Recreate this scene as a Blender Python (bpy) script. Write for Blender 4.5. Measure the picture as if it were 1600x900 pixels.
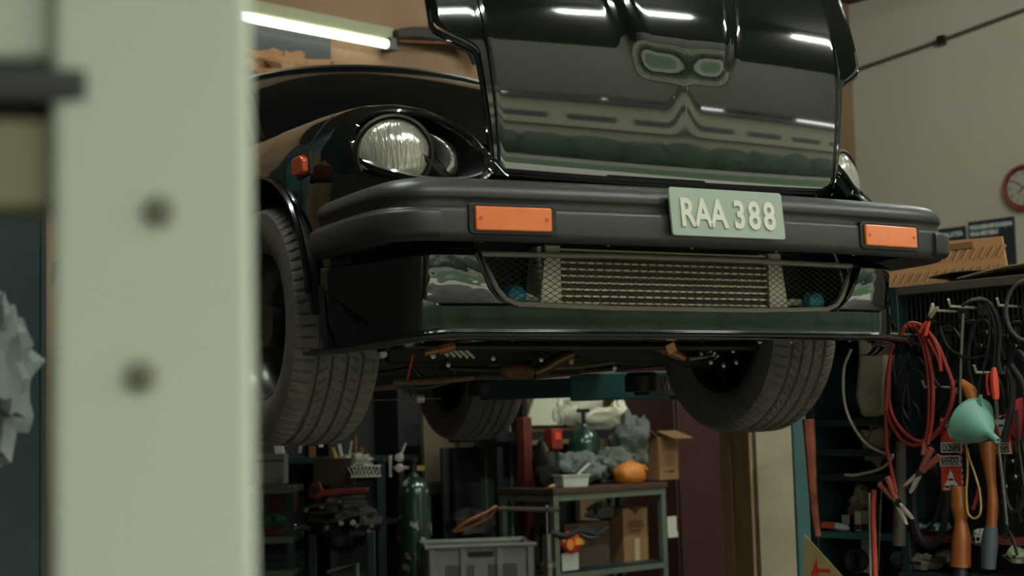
import bpy, bmesh, math, random
from mathutils import Vector, Matrix
from mathutils.bvhtree import BVHTree
random.seed(7)
SC = bpy.context.scene
COL = SC.collection
PI = math.pi
for o in list(bpy.data.objects): bpy.data.objects.remove(o)

# ---------------------------------------------------------------- camera
TH = 0.265                                     # the car stands turned by this angle to the room
FPX = 2401.0
YAW, PITCH, ROLL = 0.48550581 + TH, 0.09296117, -0.02681671
def car2w(x, y, z=0.0):
    c, s = math.cos(TH), math.sin(TH)
    return Vector((x*c + y*s, -x*s + y*c, z))
CAM = car2w(-2.12592194, -2.97147267, 1.2477)
FW = Vector((math.sin(YAW)*math.cos(PITCH), math.cos(YAW)*math.cos(PITCH), math.sin(PITCH)))
_r0 = Vector((math.cos(YAW), -math.sin(YAW), 0)); _u0 = _r0.cross(FW)
RT = math.cos(ROLL)*_r0 + math.sin(ROLL)*_u0
UP = -math.sin(ROLL)*_r0 + math.cos(ROLL)*_u0
cd = bpy.data.cameras.new('camera'); cam = bpy.data.objects.new('camera', cd); COL.objects.link(cam)
cd.sensor_fit = 'HORIZONTAL'; cd.sensor_width = 36; cd.lens = FPX/1600*36
cd.clip_start = .05; cd.clip_end = 200
cam.matrix_world = Matrix(((RT.x, UP.x, -FW.x, CAM.x), (RT.y, UP.y, -FW.y, CAM.y), (RT.z, UP.z, -FW.z, CAM.z), (0, 0, 0, 1)))
cd.dof.use_dof = True; cd.dof.focus_distance = 3.65; cd.dof.aperture_fstop = 5.0
SC.camera = cam
def at(px, py, Z): return CAM + FW*Z + RT*((px-800)/FPX*Z) - UP*((py-450)/FPX*Z)
def on(px, py, ax, val):                        # the point a sight line meets on a wall, shelf or floor plane
    d = FW + RT*((px-800)/FPX) - UP*((py-450)/FPX); i = 'xyz'.index(ax)
    return CAM + d*((val-CAM[i])/d[i])

# ---------------------------------------------------------------- world, light, exposure
SC.view_settings.view_transform = 'Standard'; SC.view_settings.look = 'None'
SC.view_settings.gamma = 1; SC.view_settings.use_curve_mapping = False
SC.view_settings.exposure = EXPOSURE = 1.5
w = bpy.data.worlds.new('overcast'); SC.world = w; w.use_nodes = True
bg = w.node_tree.nodes['Background']; bg.inputs[0].default_value = (.90, .94, .90, 1); bg.inputs[1].default_value = 3.0

# ---------------------------------------------------------------- helpers
def lin(c):
    out = []
    for v in c[:3]:
        v /= 255.0
        out.append(v/12.92 if v <= .04045 else ((v+.055)/1.055)**2.4)
    return out
MATS = {}
def mat(name, rgb, rough=.6, metal=0, var=0, scale=8, rgb2=None, bump=0, bscale=40, coat=0, emit=0, trans=0, spec=.5, stretch=None, detail=4):
    if name in MATS: return MATS[name]
    m = bpy.data.materials.new(name); m.use_nodes = True; MATS[name] = m
    nt = m.node_tree; b = nt.nodes['Principled BSDF']; c = lin(rgb)
    b.inputs['Base Color'].default_value = (*c, 1); b.inputs['Roughness'].default_value = rough; b.inputs['Metallic'].default_value = metal
    b.inputs['Coat Weight'].default_value = coat; b.inputs['Coat Roughness'].default_value = .04
    b.inputs['Specular IOR Level'].default_value = spec
    if trans: b.inputs['Transmission Weight'].default_value = trans
    if emit: b.inputs['Emission Color'].default_value = (*c, 1); b.inputs['Emission Strength'].default_value = emit
    if var or bump:
        tc = nt.nodes.new('ShaderNodeTexCoord'); src = tc.outputs['Object']
        if stretch:
            mp = nt.nodes.new('ShaderNodeMapping'); mp.inputs['Scale'].default_value = stretch
            nt.links.new(src, mp.inputs['Vector']); src = mp.outputs['Vector']
    if var:
        n = nt.nodes.new('ShaderNodeTexNoise'); n.inputs['Scale'].default_value = scale; n.inputs['Detail'].default_value = detail
        nt.links.new(src, n.inputs['Vector'])
        r = nt.nodes.new('ShaderNodeValToRGB'); c2 = lin(rgb2) if rgb2 else [v*.35 for v in c]
        r.color_ramp.elements[0].position = .5-.22; r.color_ramp.elements[1].position = .5+.22
        r.color_ramp.elements[0].color = (*[c[i]*(1-var)+c2[i]*var for i in range(3)], 1); r.color_ramp.elements[1].color = (*c, 1)
        nt.links.new(n.outputs['Fac'], r.inputs['Fac']); nt.links.new(r.outputs['Color'], b.inputs['Base Color'])
    if bump:
        n2 = nt.nodes.new('ShaderNodeTexNoise'); n2.inputs['Scale'].default_value = bscale; n2.inputs['Detail'].default_value = 3
        nt.links.new(src, n2.inputs['Vector'])
        bp = nt.nodes.new('ShaderNodeBump'); bp.inputs['Strength'].default_value = bump; bp.inputs['Distance'].default_value = .01
        nt.links.new(n2.outputs['Fac'], bp.inputs['Height']); nt.links.new(bp.outputs['Normal'], b.inputs['Normal'])
    return m

class MB:
    def __init__(s, T=None): s.v = []; s.f = []; s.T = T or Matrix()
    def add(s, vs, fs):
        n = len(s.v); s.v += [s.T @ Vector(v) for v in vs]; s.f += [[i+n for i in f] for f in fs]; return s
    def box(s, c, d, rz=0, R=None, taper=None):
        M = R or Matrix.Rotation(rz, 3, 'Z'); vs = []
        tx, ty = taper or (1, 1)
        for z in (-1, 1):
            for x, y in ((-1, -1), (1, -1), (1, 1), (-1, 1)):
                kx, ky = (tx, ty) if z < 0 else (1, 1)
                vs.append(Vector(c) + M @ Vector((x*d[0]/2*kx, y*d[1]/2*ky, z*d[2]/2)))
        return s.add(vs, [(3,2,1,0), (4,5,6,7), (0,1,5,4), (1,2,6,5), (2,3,7,6), (3,0,4,7)])
    def b2(s, a, b): return s.box([(a[i]+b[i])/2 for i in range(3)], [abs(b[i]-a[i]) for i in range(3)])
    def cyl(s, p0, p1, r0, r1=None, n=16, cap=True):
        return s.tube([p0, p1], [r0, r0 if r1 is None else r1], n, cap)
    def tube(s, pts, r, n=8, cap=True, closed=False, flat=None):
        pts = [Vector(p) for p in pts]; k = len(pts); rs = r if isinstance(r, (list, tuple)) else [r]*k
        t0 = (pts[1]-pts[0]).normalized(); ref = Vector((0,0,1)) if abs(t0.z) < .9 else Vector((1,0,0))
        nrm = t0.cross(ref).normalized(); vs = []; fs = []
        for i, p in enumerate(pts):
            if closed: t = (pts[(i+1) % k]-pts[i-1])
            else: t = pts[min(i+1, k-1)]-pts[max(i-1, 0)]
            t.normalize(); nrm = (nrm - t*nrm.dot(t)); nrm = nrm.normalized() if nrm.length > 1e-6 else t.orthogonal().normalized()
            bn = t.cross(nrm)
            for j in range(n):
                a = 2*PI*j/n; vs.append(p + (nrm*math.cos(a) + bn*math.sin(a)*(flat or 1))*rs[i])
        for i in range(k if closed else k-1):
            for j in range(n):
                a, b = i*n+j, i*n+(j+1) % n; c, d = ((i+1) % k)*n+j, ((i+1) % k)*n+(j+1) % n
                fs.append((a, b, d, c))
        if cap and not closed: fs += [tuple(range(n))[::-1], tuple(range((k-1)*n, k*n))]
        return s.add(vs, fs)
    def lathe(s, prof, n=24, o=(0,0,0), R=None, cap=True):
        vs = []; fs = []; R = R or Matrix.Identity(3); k = len(prof)
        for r, z in prof:
            for j in range(n):
                a = 2*PI*j/n; vs.append(Vector(o) + R @ Vector((r*math.cos(a), r*math.sin(a), z)))
        for i in range(k-1):
            for j in range(n): fs.append((i*n+j, i*n+(j+1) % n, (i+1)*n+(j+1) % n, (i+1)*n+j))
        if cap:
            if prof[0][0] > 1e-5: fs.append(tuple(range(n))[::-1])
            if prof[-1][0] > 1e-5: fs.append(tuple(range((k-1)*n, k*n)))
        return s.add(vs, fs)
    def grid(s, fn, nu, nv, keep=None):
        vs = []; fs = []
        for j in range(nv+1):
            for i in range(nu+1): vs.append(Vector(fn(i/nu, j/nv)))
        for j in range(nv):
            for i in range(nu):
                q = (j*(nu+1)+i, j*(nu+1)+i+1, (j+1)*(nu+1)+i+1, (j+1)*(nu+1)+i)
                if keep is None or keep((vs[q[0]]+vs[q[1]]+vs[q[2]]+vs[q[3]])/4): fs.append(q)
        return s.add(vs, fs)
    def prism(s, poly, y0, y1):                   # poly in x,z; extruded along y
        n = len(poly); vs = [(x, y0, z) for x, z in poly] + [(x, y1, z) for x, z in poly]
        return s.add(vs, [tuple(range(n)), tuple(range(n, 2*n))[::-1]] + [(i, i+n, (i+1) % n+n, (i+1) % n) for i in range(n)])
    def blob(s, c, d, seed=0, amp=.25, n=18, fr=2.2, flatb=True):   # a crumpled lump (cloth, rags, bags)
        from mathutils import noise
        vs = []; fs = []; m = n//2
        for i in range(m+1):
            th = PI*i/m
            for j in range(n):
                ph = 2*PI*j/n; u = Vector((math.sin(th)*math.cos(ph), math.sin(th)*math.sin(ph), math.cos(th)))
                q = u*fr + Vector((seed*7.3, seed*3.1, seed))
                k = 1 + amp*(noise.noise(q)*1.2 + abs(noise.noise(q*2.3))*1.3 - .3)
                p = u*k; z = p.z*d[2]/2
                if flatb: z = max(z, -d[2]*.42)
                vs.append(Vector(c) + Vector((p.x*d[0]/2, p.y*d[1]/2, z)))
        for i in range(m):
            for j in range(n): fs.append((i*n+j, i*n+(j+1) % n, (i+1)*n+(j+1) % n, (i+1)*n+j))
        return s.add(vs, fs)
    def build(s, name, m, parent=None, smooth=35, bevel=0, seg=2, thick=0, sub=0, world=False):
        vs = s.v; org = Vector()
        if parent is None:
            lo = Vector([min(v[i] for v in vs) for i in range(3)]); hi = Vector([max(v[i] for v in vs) for i in range(3)])
            org = Vector(((lo.x+hi.x)/2, (lo.y+hi.y)/2, lo.z)); vs = [v-org for v in vs]
        elif world:
            I = wm(parent).inverted(); vs = [I @ v for v in vs]
        me = bpy.data.meshes.new(name); me.from_pydata([tuple(v) for v in vs], [], s.f); me.validate()
        bm = bmesh.new(); bm.from_mesh(me); bmesh.ops.remove_doubles(bm, verts=bm.verts, dist=1e-6)
        bmesh.ops.recalc_face_normals(bm, faces=bm.faces); bm.to_mesh(me); bm.free()
        if smooth:
            me.shade_smooth(); me.set_sharp_from_angle(angle=math.radians(smooth))
        o = bpy.data.objects.new(name, me); COL.objects.link(o); o.location = org
        if m: me.materials.append(m)
        if parent: o.parent = parent
        if bevel:
            b = o.modifiers.new('bevel', 'BEVEL'); b.width = bevel; b.segments = seg; b.limit_method = 'ANGLE'; b.angle_limit = .6
        if thick:
            b = o.modifiers.new('thick', 'SOLIDIFY'); b.thickness = thick; b.offset = 0
        if sub:
            b = o.modifiers.new('sub', 'SUBSURF'); b.levels = sub; b.render_levels = sub
        return o
def wm(o):
    M = o.matrix_basis.copy()
    while o.parent: o = o.parent; M = o.matrix_basis @ M
    return M
def tag(o, label, cat, group=None):
    o['label'] = label; o['category'] = cat
    if group: o['group'] = group
    return o
def thing(name, label, cat, loc=(0,0,0), rz=0, group=None, R=None):
    o = bpy.data.objects.new(name, None); COL.objects.link(o); o.empty_display_size = .05
    o.matrix_basis = Matrix.Translation(Vector(loc)) @ (R.to_4x4() if R else Matrix.Rotation(rz, 4, 'Z'))
    return tag(o, label, cat, group)
def struct(o, label=None):
    o['kind'] = 'structure'
    if label: o['label'] = label
    return o
def stuff(o): o['kind'] = 'stuff'; return o
def copy_tree(o, parent=None):
    c = o.copy(); COL.objects.link(c); c.parent = parent
    for ch in list(o.children): copy_tree(ch, c)
    return c
def cr(pts, n):                                   # Catmull-Rom through points
    P = [Vector(p) for p in pts]; P = [P[0]*2-P[1]] + P + [P[-1]*2-P[-2]]; out = []; k = len(P)-3
    for i in range(n+1):
        t = i/n*k; j = min(int(t), k-1); t -= j; a, b, c, d = P[j:j+4]
        out.append(.5*((2*b) + (c-a)*t + (2*a-5*b+4*c-d)*t*t + (3*b-a-3*c+d)*t**3))
    return out
def interp(x, xs, ys):
    if x <= xs[0]: return ys[0]
    for i in range(len(xs)-1):
        if x <= xs[i+1]:
            t = (x-xs[i])/(xs[i+1]-xs[i]); return ys[i]*(1-t)+ys[i+1]*t
    return ys[-1]
def sm(x, a, b):
    t = min(1, max(0, (x-a)/(b-a))); return t*t*(3-2*t)
def text_part(name, s, size, m, parent, loc, R=None, extrude=.0004, sx=1, bold=0, world=False):
    cu = bpy.data.curves.new(name, 'FONT'); cu.body = s; cu.size = size; cu.extrude = extrude; cu.align_x = 'CENTER'; cu.align_y = 'CENTER'; cu.offset = bold
    cu.resolution_u = 3
    t = bpy.data.objects.new(name, cu); COL.objects.link(t)
    dg = bpy.context.evaluated_depsgraph_get(); me = bpy.data.meshes.new_from_object(t.evaluated_get(dg))
    bpy.data.objects.remove(t); me.materials.clear(); me.materials.append(m); me.name = name
    o = bpy.data.objects.new(name, me); COL.objects.link(o); o.parent = parent
    M = Matrix.Translation(Vector(loc)) @ (R.to_4x4() if R else Matrix()) @ Matrix.Diagonal((sx, 1, 1, 1))
    if world: M = wm(parent).inverted() @ M
    o.matrix_basis = M
    return o
RXF = Matrix.Rotation(PI/2, 3, 'X')               # text / discs facing -y
def ring(c, r, n=24, R=None, a0=0, a1=2*PI):
    R = R or Matrix.Identity(3)
    return [Vector(c) + R @ Vector((r*math.cos(a0+(a1-a0)*i/n), r*math.sin(a0+(a1-a0)*i/n), 0)) for i in range(n)]

ORD = 'first second third fourth fifth sixth seventh eighth ninth tenth eleventh twelfth thirteenth fourteenth fifteenth sixteenth seventeenth eighteenth nineteenth twentieth twenty-first twenty-second twenty-third twenty-fourth twenty-fifth twenty-sixth'.split()
# ---------------------------------------------------------------- materials
paint = mat('black_green_paint', (12, 19, 17), .06, 0, coat=1, spec=.6)
paint2 = mat('black_paint_dull', (14, 17, 16), .16, 0, coat=.4)
satin = mat('bumper_satin_black', (52, 51, 48), .42, bump=.05, bscale=300)
blackm = mat('black_plastic', (16, 17, 17), .5)
under = mat('underbody_black', (17, 18, 17), .7, var=.6, scale=14)
rubber = mat('tyre_rubber', (112, 105, 94), .75, var=.55, scale=16, bump=.15, bscale=120)
blackrub = mat('black_rubber', (22, 23, 23), .55)
steel = mat('worn_steel', (150, 146, 134), .32, 1, var=.5, scale=20)
dsteel = mat('dark_steel', (58, 58, 54), .4, .8, var=.5, scale=16)
alu = mat('cast_aluminium', (196, 186, 168), .45, .35, var=.25, scale=30)
chrome = mat('chrome', (215, 215, 205), .08, 1)
amber = mat('amber_lens', (236, 118, 52), .22, coat=.6, var=.25, scale=25, rgb2=(200, 84, 36))
amber2 = mat('orange_marker_lens', (205, 74, 34), .25, coat=.5)
glassd = mat('dark_glass', (8, 10, 10), .05, spec=.25)
white = mat('off_white', (196, 194, 180), .55, var=.3, scale=12)
cream = mat('cream_paint', (178, 164, 138), .6, var=.45, scale=5, rgb2=(120, 100, 78), bump=.1)
teal = mat('teal_paint', (56, 102, 100), .45, var=.45, scale=7, rgb2=(30, 66, 66))
dteal = mat('dark_teal_paint', (26, 52, 54), .5, var=.5, scale=6)
maroon = mat('maroon_paint', (66, 32, 32), .5, var=.5, scale=4)
copper = mat('copper_brown', (158, 102, 66), .45, .4, var=.4, scale=30)
card = mat('cardboard', (142, 104, 66), .85, var=.35, scale=6, rgb2=(100, 72, 46), bump=.08)
dcard = mat('dark_cardboard', (72, 54, 38), .9, var=.4, scale=6)
ink = mat('black_ink', (22, 20, 18), .7)
redp = mat('red_paint', (136, 40, 30), .45, var=.45, scale=12)
redr = mat('red_rubber_cable', (158, 54, 42), .45, var=.35, scale=18)
orange = mat('orange_plastic', (212, 126, 44), .5, var=.2)
oredp = mat('orange_red_plastic', (214, 72, 46), .4)
wood = mat('varnished_wood', (166, 92, 36), .4, var=.55, scale=9, stretch=(6, 6, .8), rgb2=(92, 46, 18))
gwood = mat('grey_wood', (88, 80, 68), .7, var=.5, scale=8, stretch=(6, 6, .8))
bwood = mat('brown_wood', (94, 66, 44), .7, var=.6, scale=6, stretch=(6, 6, .6))
khaki = mat('khaki_cloth', (146, 134, 112), .95, var=.5, scale=9, bump=.3)
greycl = mat('grey_cloth', (108, 114, 106), .95, var=.4, scale=7, bump=.4, bscale=60)
ggreen = mat('grey_green_steel', (98, 108, 92), .5, var=.5, scale=9)
mint = mat('mint_plastic', (116, 166, 146), .5, var=.35, scale=10, rgb2=(70, 116, 100))
bottle = mat('dark_green_steel', (24, 56, 40), .22, var=.4, scale=8, coat=.3)
crate = mat('grey_crate_plastic', (128, 130, 118), .5, var=.3, scale=10)
yrope = mat('yellow_rope', (190, 150, 84), .8, var=.5, scale=60)
pinkred = mat('pink_red_plastic', (206, 72, 76), .45)
bluep = mat('blue_plastic', (28, 116, 132), .35)

# ================================================================ the room
YB, XR, XL, YF, ZC = 4.88, 7.785, -4.2, -4.3, 4.7
wallm = mat('tan_plaster', (132, 104, 78), .9, var=.6, scale=1.4, rgb2=(92, 68, 50), bump=.15, bscale=30)
wallr = mat('grey_beige_plaster', (168, 160, 144), .9, var=.3, scale=1.2, rgb2=(146, 138, 122), bump=.15, bscale=30)
concrete = mat('stained_concrete', (92, 90, 82), .8, var=.6, scale=1.5, bump=.1)
ceilm = mat('ceiling_board', (74, 68, 58), .9, var=.3, scale=1)
olive = mat('olive_trim_paint', (138, 136, 108), .7, var=.25, scale=5)
struct(MB().b2((XL-.2, YF-1, -.1), (XR+.2, YB+.2, 0)).build('floor', concrete))
struct(MB().b2((XL-.2, YB, 0), (XR+.2, YB+.2, ZC)).build('wall_back', wallm))
struct(MB().b2((XR, YF, 0), (XR+.2, YB, ZC)).build('wall_right', wallr))
struct(MB().b2((XL-.2, YF, 0), (XL, YB, ZC)).build('wall_left', mat('dark_left_wall', (66, 62, 54), .9, var=.4, scale=1)))  # unseen wall toned dark so the air dam corner reflects dark
struct(MB().b2((XL-.2, YF-.9, ZC), (XR+.2, YB+.2, ZC+.15)).build('ceiling', ceilm))
struct(MB().b2((XL-.2, YF-.25, 2.98), (XR+.2, YF, ZC)).build('beam', wallr))
struct(MB().b2((4.6, YF-.25, 0), (XR+.2, YF, 2.98)).build('wall_front', wallr))
p0, p1 = on(370, 13, 'y', YB), on(640, 55, 'y', YB)
struct(MB().b2((p0.x, YB-.03, (p0.z+p1.z)/2-.035), (p1.x, YB, (p0.z+p1.z)/2+.03)).build('trim_1', olive))
# conduit across the clock wall
cond = tag(MB().tube([on(1338, 109, 'x', XR-.03), on(1470, 63, 'x', XR-.03), on(1630, 4, 'x', XR-.03)], .013, 8).build('conduit', mat('conduit_brown', (72, 62, 50), .6)),
           'thin dark conduit sloping across the bare wall above the clock', 'conduit')
cp = on(1471, 63, 'x', XR-.035); MB().box(cp, (.05, .06, .07)).build('clip', dsteel, cond, world=True)

# outdoors, in front of the open bay
asph = mat('asphalt', (112, 110, 96), .9, var=.4, scale=.8)
struct(MB().b2((-40, -60, -.2), (40, YF-1, -.02)).build('ground_outside', asph))
struct(MB().b2((-40, YF-2.6, -.1), (40, YF-1, 0)).build('pavement_outside', mat('pale_concrete', (176, 174, 156), .9, var=.2, scale=1)))
struct(MB().b2((-40, -11, -.1), (40, YF-2.6, .02)).build('ground_verge', mat('grass_verge', (62, 88, 50), .95, var=.5, scale=2)))
leaf = mat('tree_leaves', (46, 64, 40), .8, var=.7, scale=3, rgb2=(22, 34, 20))
bark = mat('bark', (70, 58, 44), .9)
for i, (x, y, h, r) in enumerate(((-14.5, -29, 9.2, 4.6), (-6.8, -31, 9.6, 4.8), (.8, -29, 9.0, 4.6), (8.4, -31, 9.8, 4.8), (16.2, -29, 9.2, 4.6), (-22.4, -28, 9.2, 4.6))):
    t = thing('street_tree', 'leafy street tree outside the open bay, number %s in the row' % ('one two three four five six'.split()[i]), 'tree', (x, y, 0), 0, 'street trees outside the bay')
    MB().tube([(0, 0, -.1), (.1, 0, h*.5), (0, .1, h*.8)], [.2, .15, .08], 8).build('trunk', bark, t)
    m = MB()
    for k in range(9): m.blob((random.uniform(-r*.28, r*.28), random.uniform(-r*.2, r*.2), h*.72+random.uniform(-2.6, 2.2)), (r*1.0, r*1.0, r*.8), seed=i*9+k, amp=.3, n=16, flatb=False)
    m.build('crown', leaf, t)
bl = thing('roadside_hall', 'long low olive building across the road outside', 'building', (-3, -19, 0))
ow = mat('olive_render', (132, 130, 104), .8, var=.2, scale=1); 
MB().b2((-24, -3, -.1), (24, 0, 5.4)).build('wall', ow, bl); MB().b2((-24.3, -3.2, 5.4), (24.3, .5, 5.65)).build('eaves', blackm, bl)
for k in range(16): MB().b2((-23+3*k, -.02, 3.9), (-20.8+3*k, .03, 4.35)).build('window', blackm, bl)
MB().b2((-24, 0, 3.15), (24, .35, 3.27)).build('ledge', blackm, bl)
hg = thing('hedge', 'clipped dark green hedge across the road outside', 'hedge', (-3, -17, 0)); m = MB()
for k in range(24): m.blob((-23+2*k, 0, 1.0), (2.9, 1.5, 2.7), seed=200+k, amp=.25, n=14)
m.build('foliage', leaf, hg); MB().b2((-24, -.1, -.1), (24, .1, .5)).build('stem_row', bark, hg)
MB().b2((-24, 0, .0), (24, .06, .7)).build('plinth', mat('dark_plinth', (60, 66, 54), .8), bl)

# ================================================================ the car
car = thing('car', 'glossy black sports car raised on a lift with its bonnet open', 'car', (0, 0, 0), -TH)
ZT = 1.225; AX, AR, AZ = .90, .39, 1.54
def zlow(y):
    if abs(y-AX) < AR: return max(AZ+math.sqrt(max(0, AR*AR-(y-AX)**2)), 1.56)
    if abs(y-2.85) < AR: return max(AZ+math.sqrt(max(0, AR*AR-(y-2.85)**2)), 1.5)
    if y < .39: return 1.735
    return 1.56 if y < AX else 1.46
ST = [ # y, then (x,z) inner, crest, shoulder, outer, mid
 (.12, (.495,1.832), (.51,1.834), (.53,1.833), (.545,1.829), (.55,1.815)),
 (.16, (.50,1.874), (.525,1.882), (.555,1.868), (.585,1.845), (.60,1.815)),
 (.22, (.505,1.918), (.545,1.934), (.595,1.914), (.64,1.868), (.665,1.81)),
 (.30, (.512,1.965), (.57,1.992), (.635,1.970), (.695,1.90), (.73,1.81)),
 (.38, (.518,2.0), (.59,2.034), (.668,2.012), (.735,1.925), (.775,1.81)),
 (.46, (.525,2.02), (.61,2.058), (.695,2.036), (.768,1.942), (.805,1.815)),
 (.55, (.53,2.03), (.63,2.07), (.722,2.05), (.795,1.95), (.825,1.82)),
 (.70, (.537,2.035), (.645,2.077), (.748,2.056), (.825,1.96), (.838,1.84)),
 (.9, (.545,2.035), (.66,2.082), (.767,2.06), (.836,1.972), (.842,1.88)),
 (1.3, (.56,2.06), (.67,2.10), (.772,2.075), (.838,1.97), (.845,1.83)),
 (2.2, (.58,2.09), (.69,2.105), (.785,2.075), (.842,1.96), (.848,1.80)),
 (3.2, (.57,2.12), (.69,2.12), (.785,2.08), (.842,1.96), (.848,1.80)),
 (4.0, (.50,2.06), (.62,2.07), (.70,2.04), (.76,1.95), (.77,1.80))]
SY = [s[0] for s in ST]
def sect(y):
    pts = []
    for k in range(1, 6):
        pts.append(Vector((interp(y, SY, [s[k][0] for s in ST]), 0, interp(y, SY, [s[k][1] for s in ST]))))
    pts.append(Vector((pts[-1].x - .004, 0, min(pts[-1].z-.02, zlow(y)))))
    return cr(pts, 44)
YS = [.12+.0065*i for i in range(64)]
y = YS[-1]
while y < 1.32: y += .012; YS.append(y)
while y < 4.0: y += .04; YS.append(min(y, 4.0))
# smooth the stations lengthwise
secs = [sect(y) for y in YS]
def smooth_secs(S, it):
    for _ in range(it):
        N = [S[0]]
        for i in range(1, len(S)-1): N.append([(S[i-1][k]+S[i][k]*2+S[i+1][k])/4 for k in range(len(S[i]))])
        N.append(S[-1]); S = N
    return S
secs = smooth_secs(secs, 5)
def side_mesh(sg):
    vs = []; fs = []
    for y, s in zip(YS, secs):
        zl = zlow(y)
        for p in s: vs.append((sg*p.x, y, max(p.z, zl)))
    n = 45
    for i in range(len(YS)-1):
        for j in range(n-1): fs.append((i*n+j, i*n+j+1, (i+1)*n+j+1, (i+1)*n+j))
    return vs, fs
LV, LF = side_mesh(-1)
bvh = BVHTree.FromPolygons([Vector(v) for v in LV], LF)
CAMC = Vector((-2.12592194, -2.97147267, 1.2477))
def w2car(d):
    c, s = math.cos(TH), math.sin(TH); return Vector((d.x*c - d.y*s, d.x*s + d.y*c, d.z))
def skin(px, py):                               # where a sight line meets the near wing, in car coordinates
    d = w2car(FW + RT*((px-800)/FPX) - UP*((py-450)/FPX)).normalized()
    h = bvh.ray_cast(CAMC, d); return h[0], h[1]
def con(px, py, ax, val):
    d = w2car(FW + RT*((px-800)/FPX) - UP*((py-450)/FPX)); i = 'xyz'.index(ax)
    return CAMC + d*((val-CAMC[i])/d[i])
TEAR = [(551,222), (556,200), (574,185), (600,178), (632,178), (664,182), (698,194), (730,214), (752,238), (764,258), (758,272), (735,281), (700,284), (660,281), (618,272), (585,262), (561,247)]
tear = []
for px, py in TEAR:
    h, n_ = skin(px, py)
    if h is None: print('MISS', px, py); h = con(px, py, 'y', .2)
    tear.append(h)
def inpoly(x, z, P):
    c = False; n = len(P)
    for i in range(n):
        x1, z1 = P[i]; x2, z2 = P[(i+1) % n]
        if (z1 > z) != (z2 > z) and x < (x2-x1)*(z-z1)/(z2-z1)+x1: c = not c
    return c
TP = [(p.x, p.z) for p in cr(tear+[tear[0]], 80)[:-1]]
for sg, nm in ((-1, 'wing'), (1, 'wing')):
    V, F = side_mesh(sg); F2 = []
    for f in F:
        c = sum((Vector(V[i]) for i in f), Vector())/4
        if c.y < .62 and inpoly(-abs(c.x), c.z, TP): continue
        F2.append(f)
    o = MB().add(V, F2).build('wing', paint, car, smooth=60)
    # wheel arch lip and inner liner
    a = [(sg*.842, AX-AR*math.cos(t), AZ+AR*math.sin(t)) for t in [PI*k/24 for k in range(1, 24)]]
    MB().tube(a, .008, 6).build('wheel_arch_lip', paint2, o)
    def liner(u, v, sg=sg):
        t = PI*u; return (sg*(.50+.335*v), AX-(AR-.004)*math.cos(t), AZ+(AR-.004)*math.sin(t))
    MB().grid(liner, 24, 3).build('wheel_well_liner', under, o)
    MB().b2((sg*.49, .5, 1.50), (sg*.50, 1.30, 2.02)).build('inner_wing', under, o)
    iy = min(range(len(YS)), key=lambda k: abs(YS[k]-.60))
    MB().tube([Vector((sg*p.x, YS[iy], max(p.z, zlow(YS[iy]))))+Vector((sg*.001, 0, .0005)) for p in secs[iy][18:44]], .0016, 5).build('panel_gap', blackm, o)
    # side marker
    mk = MB(); q = []
    for (x, z) in ((-.040, -.020), (-.026, -.024), (.036, -.020), (.040, .016), (.032, .022), (-.020, .022), (-.038, .010)): q.append((x, z))
    mk.prism(q, -.022, 0)
    R = Matrix.Rotation(-PI/2*(-sg)*-1, 4, 'Z') if sg < 0 else Matrix.Rotation(PI/2, 4, 'Z')
    mk2 = MB(Matrix.Translation((sg*.836, .535, 1.905)) @ Matrix.Rotation(sg*PI/2, 4, 'Z') @ Matrix.Diagonal((sg, 1, 1, 1))); mk2.prism(q, -.024, .006)
    mo = mk2.build('side_marker', amber2, o, bevel=.004)
    MB(Matrix.Translation((sg*.838, .535, 1.905)) @ Matrix.Rotation(sg*PI/2, 4, 'Z')).box((0, 0, 0), (.094, .012, .056)).build('marker_gasket', blackrub, o, bevel=.003)

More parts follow.
